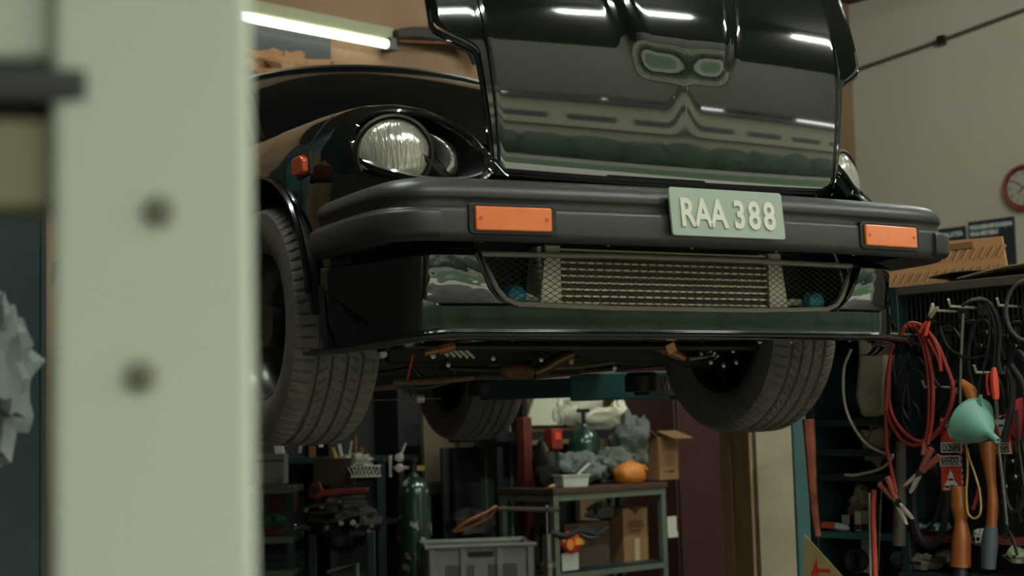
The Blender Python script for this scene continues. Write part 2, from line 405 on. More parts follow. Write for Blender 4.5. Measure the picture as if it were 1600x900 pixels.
# headlights
lensm = mat('headlight_glass', (215, 210, 196), .14, .4, var=.5, scale=26, rgb2=(120, 114, 104), stretch=(3, 1, .5), coat=1, bump=.5, bscale=45)
mirror = mat('bowl_reflector', (206, 210, 202), .22, .75, var=.7, scale=22, rgb2=(60, 64, 60), bump=.6, bscale=30)
nrm = Vector((-.46, -.87, .06)).normalized()
lc = skin(613, 236)[0]-nrm*.03
for sg in (-1, 1):
    mir = Matrix.Diagonal((-sg, 1, 1, 1))
    pts = [Vector((sg*abs(p.x), p.y-.004, p.z)) for p in cr(tear+[tear[0]], 80)[:-1]]
    hl = MB().tube(pts, .010, 8, closed=True).build('headlight', paint, car)
    # bucket: from the opening back to a smaller rear rim
    ctr = sum(pts, Vector())/len(pts)
    def bucket(u, v, pts=pts, ctr=ctr):
        p = pts[int(u*80) % 80]; q = ctr + (p-ctr)*(1-.12*v) if v < .99 else ctr
        return (q.x, p.y*(1-min(1, v*1.4))+(p.y*.6+ctr.y*.4+.05)*min(1, v*1.4)+.06*v, q.z)
    MB().grid(bucket, 80, 6).build('bucket', blackm, hl)
    zax = Vector((-sg*nrm.x, nrm.y, nrm.z))
    R = zax.to_track_quat('Z', 'Y').to_matrix(); c = Vector((sg*abs(lc.x), lc.y, lc.z))
    prof = [(.0, .030), (.03, .028), (.055, .021), (.074, .011), (.082, .0)]
    MB().lathe(prof[::-1], 40, c, R).build('lens', lensm, hl, smooth=60)
    MB().tube(ring(c, .084, 40, R), .0045, 8, closed=True).build('lens_ring', chrome, hl)
    MB().lathe([(.088, -.03), (.098, .004), (.090, .008), (.086, -.02)], 40, c, R, cap=False).build('lens_surround', blackm, hl)
    # inner reflector panel beside the lens
    def refl(u, v, sg=sg, R=R, c=c):
        a = PI*(-.27+.62*u); rr = .103+.045*v; q = c + R @ Vector((0, 0, -.030+.016*math.sin(PI*v)))
        e1 = Vector((-sg*.88, -.47, 0)); return q + e1*(rr*math.cos(a)*(1+.15*v)) + Vector((0, 0, 1))*(rr*.78*math.sin(a)*(1-.35*v)) - Vector((0, 0, .012))
    MB().grid(refl, 14, 10).build('inner_reflector', mirror, hl)
    MB().tube([Vector((sg*abs(p.x), p.y-.007, p.z-.006)) for p in cr([tear[8], tear[9], tear[10], tear[11], tear[12]], 24)], .0065, 8).build('chrome_trim', chrome, hl)

# clear nose, light-blocking box in the bay
MB().b2((-.50, .14, 1.74), (.50, .26, 1.825)).build('nose_panel', paint, car, bevel=.01)
MB().b2((-.49, .32, 1.50), (.49, 1.22, 1.93)).build('bay_light_block', under, car)  # unseen solid box added to block light through the bay
# ---------------------------------------------------------------- bonnet, open and upright
def hc(z): return interp(z, [1.84, 2.06, 2.30, 3.1], [.492, .512, .535, .60])
def he(z):
    a = interp(z, [1.84, 2.06, 2.13], [.500, .530, .540]); b = interp(z, [2.17, 2.4, 3.1], [.636, .640, .69])
    return a + (b-a)*sm(z, 2.125, 2.195)
def _hs(z): return interp(z, [1.84, 1.88, 1.97, 2.10, 2.20, 2.35, 3.2], [-.34, -.16, -.06, .04, .22, .42, .48])
HYT = [.142]
for _i in range(140): HYT.append(HYT[-1]+.01*_hs(1.84+.01*_i+.005))
def hy(z): d = max(0, (z-1.84)/.01); i = min(int(d), 139); return HYT[i]+(HYT[i+1]-HYT[i])*(d-i)
NA, NB = 96, 110
def hood(u, v):
    z = 1.838 + (3.1-1.838)*(v**1.0); a = (u-.5)*2; s = -1 if a < 0 else 1; a = abs(a)
    c, e = hc(z), he(z)
    if a < .86: x = c*a/.86
    else: x = c + (e-c)*(a-.86)/.14
    y = hy(z) + .035*(min(x, c)/.5)**2
    # raised centre panel with a rounded lower end
    bw = interp(z, [2.0, 2.3, 3.1], [.10, .17, .26])
    lift = sm(z, 2.085, 2.20)*(1-sm(x, bw-.035, bw+.035)); y -= .030*lift
    y -= .007*sm(z, 1.95, 2.15)*(1-sm(abs(x-.0), .0, .05))*(1-lift)
    if x > c: y += .35*(x-c)+.004
    zz = z + .012*(x/.5)**2*(1-v)
    return (s*x, y, zz)
hd = MB().grid(hood, NA, NB).build('bonnet', paint, car, smooth=50, thick=.006)
for sg in (-1, 1):                               # rolled edges and the pressed side crease
    e = [Vector((sg*he(z), hood(1, (z-1.838)/1.262)[1]+.008, z)) for z in [1.845+.0125*i for i in range(100)]]
    MB().tube(e, .007, 6).build('bonnet_edge', paint, hd)
    e = [Vector((sg*hc(z), hood(.5+.43, (z-1.838)/1.262)[1]-.001, z)) for z in [1.86+.02*i for i in range(62)]]
    MB().tube(e, .0035, 6).build('bonnet_crease', paint, hd)
e = [Vector(hood(i/60, 0))+Vector((0, .006, 0)) for i in range(61)]
MB().tube(e, .006, 6).build('bonnet_edge', paint, hd)
MB().grid(lambda u, v: (-.44+.88*u, hy(1.88+1.1*v)+.075, 1.88+1.1*v), 8, 30).build('bonnet_inner_frame', under, hd)

# ---------------------------------------------------------------- greenhouse
def header(x): return Vector((x, 1.90-.07*(1-(x/.56)**2), 2.503-.055*(x/.56)**2-.02*abs(x/.56)**6))
def cowl(x): return Vector((x, 1.26-.14*(1-(x/.72)**2), 2.115-.02*(x/.72)**2))
def ws(u, v):
    a = (u-.5)*2; p = cowl(.70*a); q = header(.55*a); r = p.lerp(q, v); r.y -= .05*math.sin(PI*v); r.z += .02*math.sin(PI*v); return r
MB().grid(ws, 24, 12).build('windscreen', glassd, car)
def roof(u, v):
    a = (u-.5)*2; p = header(.56*a); y = p.y+(3.1-1.9)*v; return (p.x, y, p.z+.03*math.sin(PI*v*.7)-.06*v)
rf = MB().grid(roof, 28, 14).build('roof', paint, car, thick=.012)
MB().tube([header(-.56+.04*i)+Vector((0, -.004, .004)) for i in range(29)], .009, 6).build('windscreen_trim', chrome if False else dsteel, rf)
def hatch(u, v):
    a = (u-.5)*2; p = Vector(roof(u, 1)); q = Vector((.55*a, 3.95, 2.08)); return p.lerp(q, v)
MB().grid(hatch, 12, 8).build('tailgate', glassd, car)
for sg in (-1, 1):
    def sideg(u, v, sg=sg):
        y = 1.35+u*2.3; top = Vector((sg*.555, max(1.9, min(y, 3.1)), 2.42 if y > 1.9 else 2.42)); b = Vector((sg*.74, y, 2.09)); return b.lerp(top, v)
    MB().grid(sideg, 16, 4).build('side_glass', glassd, car)
    MB().tube([cowl(sg*.71), (cowl(sg*.71)+header(sg*.56))/2+Vector((0, 0, .03)), header(sg*.56)], .022, 8).build('windscreen_pillar', paint, car)
MB().b2((-.56, 1.2, 2.02), (.56, 4.0, 2.10)).build('scuttle_panel', paint2, car)
MB().b2((-.76, 3.98, 1.55), (.76, 4.03, 2.06)).build('tail_panel', paint2, car, bevel=.02)

# ---------------------------------------------------------------- bumper
BPATH = [(-.836,.47), (-.835,.36), (-.832,.25), (-.823,.17), (-.80,.105), (-.755,.062), (-.69,.042), (-.60,.030), (-.45,.017), (-.25,.006), (0,.0)]
BPATH = BPATH + [(-x, y) for x, y in BPATH[-2::-1]]
BP = cr([(x, y, 0) for x, y in BPATH], 160)
def normals(P):
    N = []
    for i in range(len(P)):
        t = P[min(i+1, len(P)-1)]-P[max(i-1, 0)]; N.append(Vector((t.y, -t.x, 0)).normalized())
    return N
BN = normals(BP)
def sweep(P, N, prof, dz=None):
    def fn(u, v):
        i = round(u*(len(P)-1)); k = round(v*(len(prof)-1)); n, z = prof[k]
        q = P[i]+N[i]*n; return (q.x, q.y, z+(dz(P[i]) if dz else 0))
    return MB().grid(fn, len(P)-1, len(prof)-1)
bprof = [(-.10, 1.692), (-.055, 1.684), (-.024, 1.676), (-.013, 1.673), (-.007, 1.675), (-.001, 1.681), (.004, 1.688), (.006, 1.695), (.006, 1.738), (.003, 1.746), (-.006, 1.750), (-.011, 1.754), (-.011, 1.764), (-.006, 1.769), (-.002, 1.774), (-.003, 1.784), (-.010, 1.798), (-.024, 1.810), (-.05, 1.819), (-.085, 1.826), (-.15, 1.834)]
BZ = .006
bprof = [(a, b-BZ) for a, b in bprof]
bo = sweep(BP, BN, bprof).build('front_bumper', satin, car, smooth=50)
# thicker rubber end sections with a visible step
for sg in (-1, 1):
    idx = [i for i, p in enumerate(BP) if sg*p.x > .70]
    P = [BP[i] for i in idx]; N = [BN[i] for i in idx]
    pr = [(.0, 1.680-BZ), (.013, 1.685-BZ), (.017, 1.693-BZ), (.017, 1.731-BZ), (.013, 1.739-BZ), (.0, 1.743-BZ)]
    m = sweep(P, N, pr); e = 0 if sg > 0 else len(P)-1
    m.add([tuple(P[e]+N[e]*a+Vector((0, 0, b))) for a, b in pr], [tuple(range(len(pr)))])
    o = m.build('bumper_corner_pad', satin, bo, smooth=50, bevel=.002)
    i = idx[-1] if sg < 0 else idx[0]
for i, x in enumerate((-.60, -.28, -.05, .2, .45, .66)):
    MB().lathe([(.0, .004), (.004, .003), (.005, 0)][::-1], 8, (x, .042+.05*x*x, 1.671), Matrix.Rotation(PI, 3, 'X')).build('bolt', steel, bo)
def by(x):
    for i in range(len(BP)-1):
        if BP[i].x <= x <= BP[i+1].x: return BP[i].y
    return 0
# indicator lamps in their recesses
def rrect(w, h, r, n=5):
    P = []
    for cx, cz, a in ((w/2-r, h/2-r, 0), (-w/2+r, h/2-r, PI/2), (-w/2+r, -h/2+r, PI), (w/2-r, -h/2+r, 1.5*PI)):
        for k in range(n+1): P.append((cx+r*math.cos(a+PI/2*k/n), cz+r*math.sin(a+PI/2*k/n)))
    return P
for sg in (-1, 1):
    xa, xb = .452, .632; ya, yb = by(.452)-.004, by(.632)-.004
    ang = math.atan2(yb-ya, xb-xa)*sg
    T = Matrix.Translation((sg*(xa+xb)/2, (ya+yb)/2, 1.7155)) @ Matrix.Rotation(ang, 4, 'Z')
    rc = MB(T).prism(rrect(.212, .070, .014), -.0065, .02).build('lamp_recess', blackm, bo, bevel=.002)
    lp = MB(T).prism(rrect(.184, .054, .005), -.013, .01).build('indicator_lamp', amber, car, bevel=.003)
    for k in (-1, 1):
        MB(T).lathe([(.0, .0155), (.003, .0152), (.0042, .0125)][::-1], 10, (0, 0, 0), Matrix.Identity(3)).v and None
        m = MB(T); m.lathe([(.0045, .012), (.0045, .0145), (.002, .0148), (0, .014)], 10, (k*.079, 0, 0), RXF); m.build('screw', amber2, lp)
# number plate
platem = mat('plate_sky_glare', (160, 174, 160), .06, coat=1, spec=.8)  # pale base colour stands for sky glare on a glossy black plate
letm = mat('plate_letters', (214, 212, 200), .4)
T = Matrix.Translation((.016, -.016, 1.747)) @ Matrix.Rotation(-.10, 4, 'X')
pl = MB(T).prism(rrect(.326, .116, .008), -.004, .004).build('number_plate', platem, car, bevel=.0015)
pl2 = MB(T).b2((-.10, .002, -.03), (.10, .03, .03)).build('plate_bracket', blackm, pl)
RT_ = (T @ RXF.to_4x4()).to_3x3()
x = -.138
for ch, wd in zip('RAA 388', (.040, .041, .041, .014, .040, .041, .041)):
    if ch != ' ':
        text_part('plate_letter', ch, .094, letm, pl, T @ Vector((x+wd/2, -.0055, -.006)), RT_, .0022, sx=.77, bold=.0024)
    x += wd+.003

# ---------------------------------------------------------------- air dam
AP = [(-.840,.43), (-.826,.385), (-.79,.325), (-.745,.262), (-.705,.215), (-.66,.193), (-.55,.185), (-.40,.176), (-.2,.168), (0,.165)]
AP = AP + [(-x, y) for x, y in AP[-2::-1]]
APP = cr([(x, y, 0) for x, y in AP], 260); APN = normals(APP)
def ady(x): return min(APP, key=lambda p: abs(p.x-x)).y
GTOP, GBOT = 1.657, 1.541
def gx(z): return interp(z, [1.541, 1.552, 1.575, 1.61, 1.657], [.452, .485, .507, .525, .546])
aprof = [(-.015, 1.672), (-.004, 1.669)] + [(0, 1.665-.0065*i) for i in range(20)] + [(-.0005, 1.534), (-.001, 1.525), (-.0016, 1.515), (-.0022, 1.505), (-.003, 1.495), (-.003, 1.486), (.008, 1.481), (.030, 1.477), (.048, 1.474), (.056, 1.472), (.057, 1.466), (.050, 1.462), (.02, 1.462), (-.05, 1.463)]
def add_dz(p): return -.026*sm(abs(p.x), .62, .83)
def adfn(u, v):
    i = round(u*(len(APP)-1)); k = round(v*(len(aprof)-1)); n, z = aprof[k]
    q = APP[i]+APN[i]*n
    return (q.x, q.y, z+add_dz(APP[i]))
def keepd(c): return not (abs(c.x) < gx(c.z)-.003 and GBOT < c.z)
ad = MB().grid(adfn, 260, len(aprof)-1, keepd).build('air_dam', paint, car, smooth=60, thick=.004)
lipp = [Vector((p.x, p.y, 1.469+add_dz(p)))+n*.056 for p, n in zip(APP, APN)]
MB().tube(lipp[6:-6:2], .0055, 6).build('lip_edge', paint, ad)
for sg in (-1, 1):
    # brake duct panel: convex, slanted, beside the grille
    def duct(u, v, sg=sg):
        z = 1.657-.118*v; x0 = gx(z)+.018; x = x0 + (.685-x0-.0)*u + .0*v
        yy = ady(x)-.024+.016*v*v+.012*u*u
        return (sg*x, yy, z)
    dp = MB().grid(duct, 20, 20).build('brake_duct_panel', paint, ad, thick=.004)
    P = [Vector(duct(0, v/10)) + Vector((0, -.002, 0)) for v in range(11)] + [Vector(duct(u/10, 1))+Vector((0, -.002, 0)) for u in range(1, 9)]
    MB().tube(P, .004, 6).build('duct_edge', paint, dp)
    # end plate at the wheel with its triangular window
    A, B, C = Vector((sg*.838, .43, 1.60)), Vector((sg*.845, .385, 1.447)), Vector((sg*.80, .30, 1.452))
    m = MB(); m.tube([A, B], .010, 6); m.tube([B, C], .008, 6); m.tube([A, C+Vector((0, 0, .05))], .006, 6); m.build('end_plate', paint, ad)
# grille frame and expanded mesh
framem = mat('grille_frame_grey', (128, 122, 110), .5)
FP = [(-.546,1.657), (-.2,1.660), (.2,1.660), (.546,1.657), (.525,1.61), (.507,1.575), (.485,1.552), (.452,1.541), (.2,1.534), (-.2,1.534), (-.452,1.541), (-.485,1.552), (-.507,1.575), (-.525,1.61)]
fr = MB().tube([Vector((x, ady(x)-.008, z)) for x, z in FP], .0105, 8, closed=True, flat=.7).build('grille_frame', framem, car)
meshm = mat('expanded_mesh', (64, 62, 56), .5, .4)
gm = MB(); pz, pxx = .0072, .0245; k = 0; z0 = GBOT-.004
while z0 < GTOP+.006:
    pts = []; n = int(1.1/(pxx/2))
    for i in range(n+1):
        x = -.55+i*pxx/2; zz = z0+(pz/2-.0003)*(1 if (i+k) % 2 else -1)
        if abs(x) < gx(min(max(zz, GBOT), GTOP)) and GBOT-.004 < zz < GTOP+.004: pts.append(Vector((x, ady(x)-.004, zz)))
        else:
            if len(pts) > 2: gm.tube(pts, .0009, 4)
            pts = []
    if len(pts) > 2: gm.tube(pts, .0009, 4)
    z0 += pz; k += 1
stuff(gm.build('grille_mesh', meshm, fr))
# intercooler behind the mesh
finm = mat('cooler_fins', (74, 66, 56), .6, .3, var=.6, scale=60, stretch=(1, 1, 4))
barm = mat('cooler_bar', (206, 190, 164), .4, .3)
ic = MB().b2((-.31, .235, 1.53), (.31, .29, 1.685)).build('intercooler', finm, car)
for i in range(10):
    z = 1.536+.0163*i
    if i == 9: z = 1.681
    MB().b2((-.31, .226, z-.0024), (.31, .240, z+.0024)).build('cooler_bar', barm, ic)
for sg in (-1, 1):
    m = MB(); m.prism([(sg*.308, 1.52), (sg*.308, 1.69), (sg*.350, 1.69), (sg*.372, 1.52)], .218, .30); m.build('end_tank', alu, ic, bevel=.003)
    c = con(803, 462, 'y', .21); c = Vector((sg*abs(c.x), .215, c.z-.004))
    MB().lathe([(.030, .0), (.030, .010), (.024, .022), (.010, .029), (0, .030)], 20, c, RXF).build('horn', bluep, car)
    MB().tube([c+Vector((0, .01, 0)), c+Vector((-sg*.05, .02, .004)), c+Vector((-sg*.09, .03, -.01))], .010, 8).build('horn_hose', white, car)

# ---------------------------------------------------------------- wheels
def tyre_mesh():
    R0, HW = .315, .1125; n = 528; prof = []
    for i in range(57): prof.append((-HW+.008+(2*HW-.016)*i/56, None))
    side = [(-.1145, .296), (-.118, .275), (-.119, .25), (-.115, .225), (-.106, .202), (-.098, .192)]
    G = (-.060, -.021, .021, .060)
    vs = []; fs = []; rows = []
    full = [(x, r) for x, r in side[::-1]] + prof + [(-x, r) for x, r in side]
    for x, r in full:
        for j in range(n):
            th = 2*PI*j/n; rr = r
            if r is None:
                e = max(0, abs(x)-.075); rr = R0-.10*x*x*3-e*e*9
                if any(abs(x-g) < .0047 for g in G): rr -= .008
                else:
                    s = th*R0
                    if abs(x) > .066: ph = (s/.03 + abs(x)*3) % 1; dd = ph < .15
                    elif abs(x) > .025: ph = (s/.03 + (x*26 if x > 0 else -x*26)) % 1; dd = ph < .17 and (abs(x)-.0265 > .004)
                    else: ph = (s/.03 + x*18) % 1; dd = ph < .12 and abs(x) > .006
                    if dd: rr -= .0055
            vs.append((x, rr*math.sin(th), rr*math.cos(th)))
    k = len(full)
    for i in range(k-1):
        for j in range(n): fs.append((i*n+j, i*n+(j+1) % n, (i+1)*n+(j+1) % n, (i+1)*n+j))
    return MB().add(vs, fs)
RY = Matrix.Rotation(PI/2, 3, 'Y')
def make_wheel(x, y, z, sg):
    pass
ty = tyre_mesh().build('tyre', rubber, car, smooth=40); ty.location = (-.728, AX, AZ)
rimm = mat('rim_grey', (90, 90, 86), .35, .8)
m = MB(); m.lathe([(.192, -.10), (.186, -.09), (.180, -.07), (.178, .03), (.183, .07), (.190, .098)], 40, (0,0,0), RY, cap=False)
m.lathe([(.03, -.02), (.12, -.012), (.17, .03), (.178, .03)], 40, (0,0,0), RY, cap=False); rim = m.build('rim', rimm, ty)
m = MB(); m.lathe([(.125, -.035), (.13, -.03), (.13, -.01), (.125, -.005)], 32, (0,0,0), RY); m.lathe([(.055, -.09), (.06, -.03)], 20, (0,0,0), RY); m.build('brake_disc', dsteel, ty)
for (x, y, z, rz) in ((.728, AX, AZ, PI), (-.73, 2.85, AZ-.01, 0), (.73, 2.85, AZ-.01, PI)):
    c = copy_tree(ty, car); c.location = (x, y, z); c.rotation_euler = (0, 0, rz)
ty.rotation_euler = (0, 0, 0)

# ---------------------------------------------------------------- underside
MB().b2((-.60, 1.25, 1.47), (.60, 3.95, 1.53)).build('floor_pan', under, car, bevel=.01)
MB().b2((-.72, 1.30, 1.455), (-.62, 2.45, 1.52)).build('sill', under, car); MB().b2((.62, 1.30, 1.455), (.72, 2.45, 1.52)).build('sill', under, car)
MB().box((0, .92, 1.475), (1.0, .14, .075)).build('crossmember', under, car, bevel=.015)
MB().box((0, 1.08, 1.46), (.34, .34, .11)).build('oil_pan', dsteel, car, bevel=.03, seg=3)
MB().b2((-.60, .30, 1.50), (.60, .72, 1.515)).build('under_tray', under, car)
MB().tube(cr([(-.60, .92, 1.50), (-.57, .68, 1.475), (-.45, .60, 1.47), (.45, .60, 1.47), (.57, .68, 1.475), (.60, .92, 1.50)], 40), .011, 8).build('anti_roll_bar', dsteel, car)
for sg in (-1, 1):
    MB().tube([(sg*.30, .90, 1.47), (sg*.48, .88, 1.45), (sg*.64, .90, 1.44)], [.03, .022, .028], 8).build('control_arm', dsteel, car)
    MB().tube([(sg*.64, .95, 1.46), (sg*.58, .96, 1.62), (sg*.54, .97, 1.85)], [.035, .045, .05], 10).build('strut', under, car)
a, b = con(662, 552, 'y', .60), con(733, 534, 'y', .60)
m = MB(); m.tube([a, a.lerp(b, .3)], [.008, .010], 10); m.tube([a.lerp(b, .3), a.lerp(b, .38), a.lerp(b, .62), a.lerp(b, .66)], [.013, .015, .015, .012], 10); m.tube([a.lerp(b, .66), b], [.010, .007], 10); m.build('brake_hose_fitting', copper, car)
MB().tube([b, b+Vector((.05, .01, -.008))], [.008, .010], 10).build('hose_sleeve', mint, car)
a, b = con(1016, 536, 'y', .60), con(1070, 560, 'y', .60)
tr = MB().tube([a, a.lerp(b, .1), a.lerp(b, .15), a.lerp(b, .8), b], [.006, .008, .013, .013, .008], 10).build('tie_rod', copper, car)
mid = a.lerp(b, .5); MB().box(mid+Vector((0, -.004, .006)), (.03, .03, .026), R=Matrix.Rotation(-.4, 3, 'Y')).build('tie_rod_clamp', mat('pale_copper', (198, 140, 104), .5, .2), tr)
a, b = con(1098, 536, 'y', .65), con(1118, 556, 'y', .65)
m = MB()
for i in range(5): m.tube(ring(a.lerp(b, i/4), .012, 14, (b-a).normalized().to_track_quat('Z', 'Y').to_matrix()), .0035, 6, closed=True)
m.build('boot_clamp', steel, car)
a = con(787, 582, 'y', .76); b = con(832, 582, 'y', .76); c = con(868, 564, 'y', .76)
m = MB(); pts = []; rs = []
for i in range(27): pts.append(a.lerp(b, i/26)+Vector((0, 0, .006*math.sin(PI*i/26)))); rs.append(.0215 if i % 2 else .0165)
m.tube(pts, rs, 16)
fx = m.build('exhaust_flex_pipe', mat('flex_braid', (150, 112, 80), .4, .5, var=.3, scale=40), car, smooth=20)
MB().tube(cr([b, b.lerp(c, .5)+Vector((0, 0, -.004)), c, c+Vector((.05, 0, .02))], 14), .019, 14).build('exhaust_pipe', mat('exhaust_brown', (92, 70, 52), .4, .7, var=.5), fx)
hz = [(620, 600, 700, 597), (700, 575, 830, 566), (840, 548, 905, 560), (905, 545, 1010, 548), (935, 560, 1000, 540), (640, 560, 660, 590)]
for i, (x0, y0, x1, y1) in enumerate(hz):
    yy = .75+.05*i; p, q = con(x0, y0, 'y', yy), con(x1, y1, 'y', yy)
    MB().tube(cr([p, p.lerp(q, .5)+Vector((0, 0, -.012)), q], 12), .007, 8).build('hose', dsteel if i % 2 else blackrub, car)
for x, y_ in ((597, 552), (800, 528), (892, 565), (892, 527), (676, 556), (940, 526), (1235, 533), (1186, 533), (738, 528), (1060, 528)):
    p = con(x, y_, 'y', .45 if y_ < 540 else .62)
    MB().lathe([(.0045, -.008), (.0045, -.002), (.008, -.002), (.008, .004), (0, .005)], 8, p, RXF).build('bolt', steel if x != 892 or y_ < 540 else copper, car)
q0, q1 = con(684, 548, 'y', .66), con(735, 552, 'y', .66)
for i in range(5):
    c = q0.lerp(q1, i/5); MB().tube(cr([c+Vector((-.008, 0, .018)), c+Vector((.004, 0, .008)), c+Vector((.03, 0, -.014))], 8), .0045, 6).build('cooling_fin', alu, car)
for i, (x0, y0, x1, y1, r) in enumerate(((612, 598, 740, 590, .008), (615, 590, 700, 588, .004), (560, 585, 640, 575, .006), (980, 545, 1018, 530, .007), (860, 575, 960, 566, .006), (1075, 560, 1130, 548, .010), (640, 600, 643, 620, .004), (700, 560, 712, 585, .004), (760, 548, 850, 552, .008), (1120, 560, 1165, 562, .008))):
    yy = .70+.02*i; p, q = con(x0, y0, 'y', yy), con(x1, y1, 'y', yy)
    MB().tube(cr([p, p.lerp(q, .5)+Vector((0, 0, -.004)), q], 10), r, 8).build('pipe', (bwood, steel, dsteel, blackrub)[i % 4], car)
for x, y_ in ((1095, 552), (1110, 566), (1130, 571), (1150, 566), (1145, 548), (960, 575), (845, 562), (700, 570), (770, 560)):
    p = con(x, y_, 'y', .70); MB().lathe([(.004, -.006), (.004, -.002), (.007, -.002), (.007, .003), (0, .004)], 8, p, RXF).build('bolt', steel, car)
p = con(597, 553, 'y', .5); MB().lathe([(.0, -.013), (.011, -.008), (.013, 0), (.011, .008), (.004, .012), (.004, .03)], 14, p).build('tow_knob', alu, car)
p, q = con(584, 625, 'y', 1.4), con(690, 622, 'y', 1.4)
cb = MB().tube([p, q], .0022, 6).build('brake_cable', steel, car); p = con(655, 623, 'y', 1.4)
MB().lathe([(.009, -.016), (.014, -.012), (.014, .012), (.009, .016)], 16, p, RY).build('cable_roller', alu, cb)
p, q, r_ = con(645, 555, 'y', .7), con(637, 590, 'y', .7), con(634, 600, 'y', .7)
MB().tube([p, q, r_], .0028, 6).build('red_wire', oredp, car)

# ================================================================ the lift
railm = mat('tan_rail', (186, 148, 110), .6, var=.5, scale=4, stretch=(6, 6, .5))
def lift_column(sg, label, grp):
    base = car2w(sg*1.38, 1.69, 0)
    t = thing('lift_column', label, 'car lift', base, -TH, grp)
    # local: x away from the car is +sg
    a, b = -.115, .12
    MB().b2((sg*(a+.165), -.105, 0), (sg*b, .105, 3.1)).build('column', teal, t, bevel=.006)
    MB().b2((sg*a, -.100, .02), (sg*(a+.165), .06, 3.1)).build('face_panel', cream if sg > 0 else dteal, t, bevel=.004)
    MB().b2((sg*(a-.02), -.085, .02), (sg*a, -.045, 3.1)).build('slide_rail', railm if sg > 0 else dteal, t, bevel=.004)
    MB().b2((sg*(a-.012), -.040, .02), (sg*a, .03, 3.1)).build('slide_rail', railm if sg > 0 else dteal, t, bevel=.004)
    MB().b2((sg*(a-.02), .035, .02), (sg*a, .10, 3.1)).build('slide_rail', railm if sg > 0 else dteal, t, bevel=.004)
    MB().b2((sg*(a+.0), -.2, 0), (sg*(b+.08), .2, .02)).build('base_plate', dsteel, t)
    return t
t = lift_column(1, 'lift column with cream face and teal edge beside the tool rack', 'lift columns')
m = MB(); m.b2((-.20, -.12, 1.30), (-.135, .12, 1.56)); m.build('carriage', dteal, t, bevel=.006)
def arm(t, p, q, mname, h=.10, wd=.09):
    p, q = Vector(p), Vector(q); d = (q-p); L = d.length; a = math.atan2(d.y, d.x)
    T = Matrix.Translation(p) @ Matrix.Rotation(a, 4, 'Z')
    o = MB(T).b2((-.02, -wd/2, -h/2), (L*.62, wd/2, h/2)).build('lift_arm', teal, t, bevel=.006)
    MB(T).b2((L*.60, -wd*.38, -h*.36), (L, wd*.38, h*.36)).build('arm_extension', dteal, o, bevel=.004)
    MB(T).lathe([(.055, -.02), (.055, .03), (.045, .042)], 16, (L, 0, 0)).build('lift_pad', blackrub, o)
    return o, T, L
arm(t, (-.17, .0, 1.405), (-.86, .62, 1.41), 0)
o, T, L = arm(t, (-.17, -.06, 1.385), (-.80, -.42, 1.40), 0, .09, .08)
ltx = car2w(1.0, 1.42, 1.40)
text_part('arm_letters', 'WW', .06, mat('arm_letter_tan', (190, 164, 130), .6), o, (T @ Matrix.Rotation(PI, 4, 'Z') @ Vector((-L*.80, -.0325, .0))), (T @ Matrix.Rotation(PI, 4, 'Z') @ RXF.to_4x4()).to_3x3(), .001)
lift_column(-1, 'dark teal lift column behind the pale post', 'lift columns')  # face panel and rails in dark teal paint

# ================================================================ lights of the place and added fill battens
tubem = mat('fluorescent_tube', (228, 238, 230), .5, emit=1)
tubem.node_tree.nodes['Principled BSDF'].inputs['Emission Strength'].default_value = 130.0
def batten(loc, rz, label, L=1.25, drop=0):
    t = thing('fluorescent_lamp', label, 'lamp', loc, rz, 'fluorescent battens')
    MB().b2((-L/2, -.04, 0), (L/2, .04, .05)).build('housing', olive, t, bevel=.004)
    MB().lathe([(.019, -L/2+.04), (.019, L/2-.04)], 14, (0, -.015, -.022), RY).build('tube', tubem, t)
    for s in (-1, 1): MB().b2((s*L/2-.02, -.035, -.045), (s*L/2+.02, .01, .0)).build('lamp_holder', olive, t, bevel=.004)
    return t
p0, p1 = on(612, 68, 'y', YB-.09), on(380, 40, 'y', YB-.09)
lm = thing('fluorescent_lamp', 'lit fluorescent batten on the tan wall behind the car roof', 'lamp', (p0.x-.70, YB-.09, p0.z-.02), 0, 'fluorescent battens')
MB().b2((-.72, .0, .045), (.71, .085, .12)).build('housing', olive, lm, bevel=.004)
MB().lathe([(.026, -.66), (.026, .66)], 16, (0, .0, .01), RY).build('tube', mat('wall_lamp_tube', (232, 240, 222), .5, emit=1.8), lm)
for s in (-1, 1): MB().b2((s*.69-.025, -.035, -.03), (s*.69+.025, .06, .05)).build('lamp_holder', dsteel, lm, bevel=.004)
for i, (x, y) in enumerate(((-1.6, -2.2), (.9, -2.2), (3.4, -2.2), (-1.0, 1.4), (2.6, 1.4), (5.4, 1.4))):  # front row inferred from bonnet streaks; back row added as unseen fill
    t = batten((x, y, ZC-.10), 0, 'unseen ceiling fluorescent batten, %s of those overhead' % ('first second third fourth fifth sixth'.split()[i]))
    MB().b2((-.3, -.02, .05), (.3, .02, .10)).build('ceiling_bracket', olive, t)

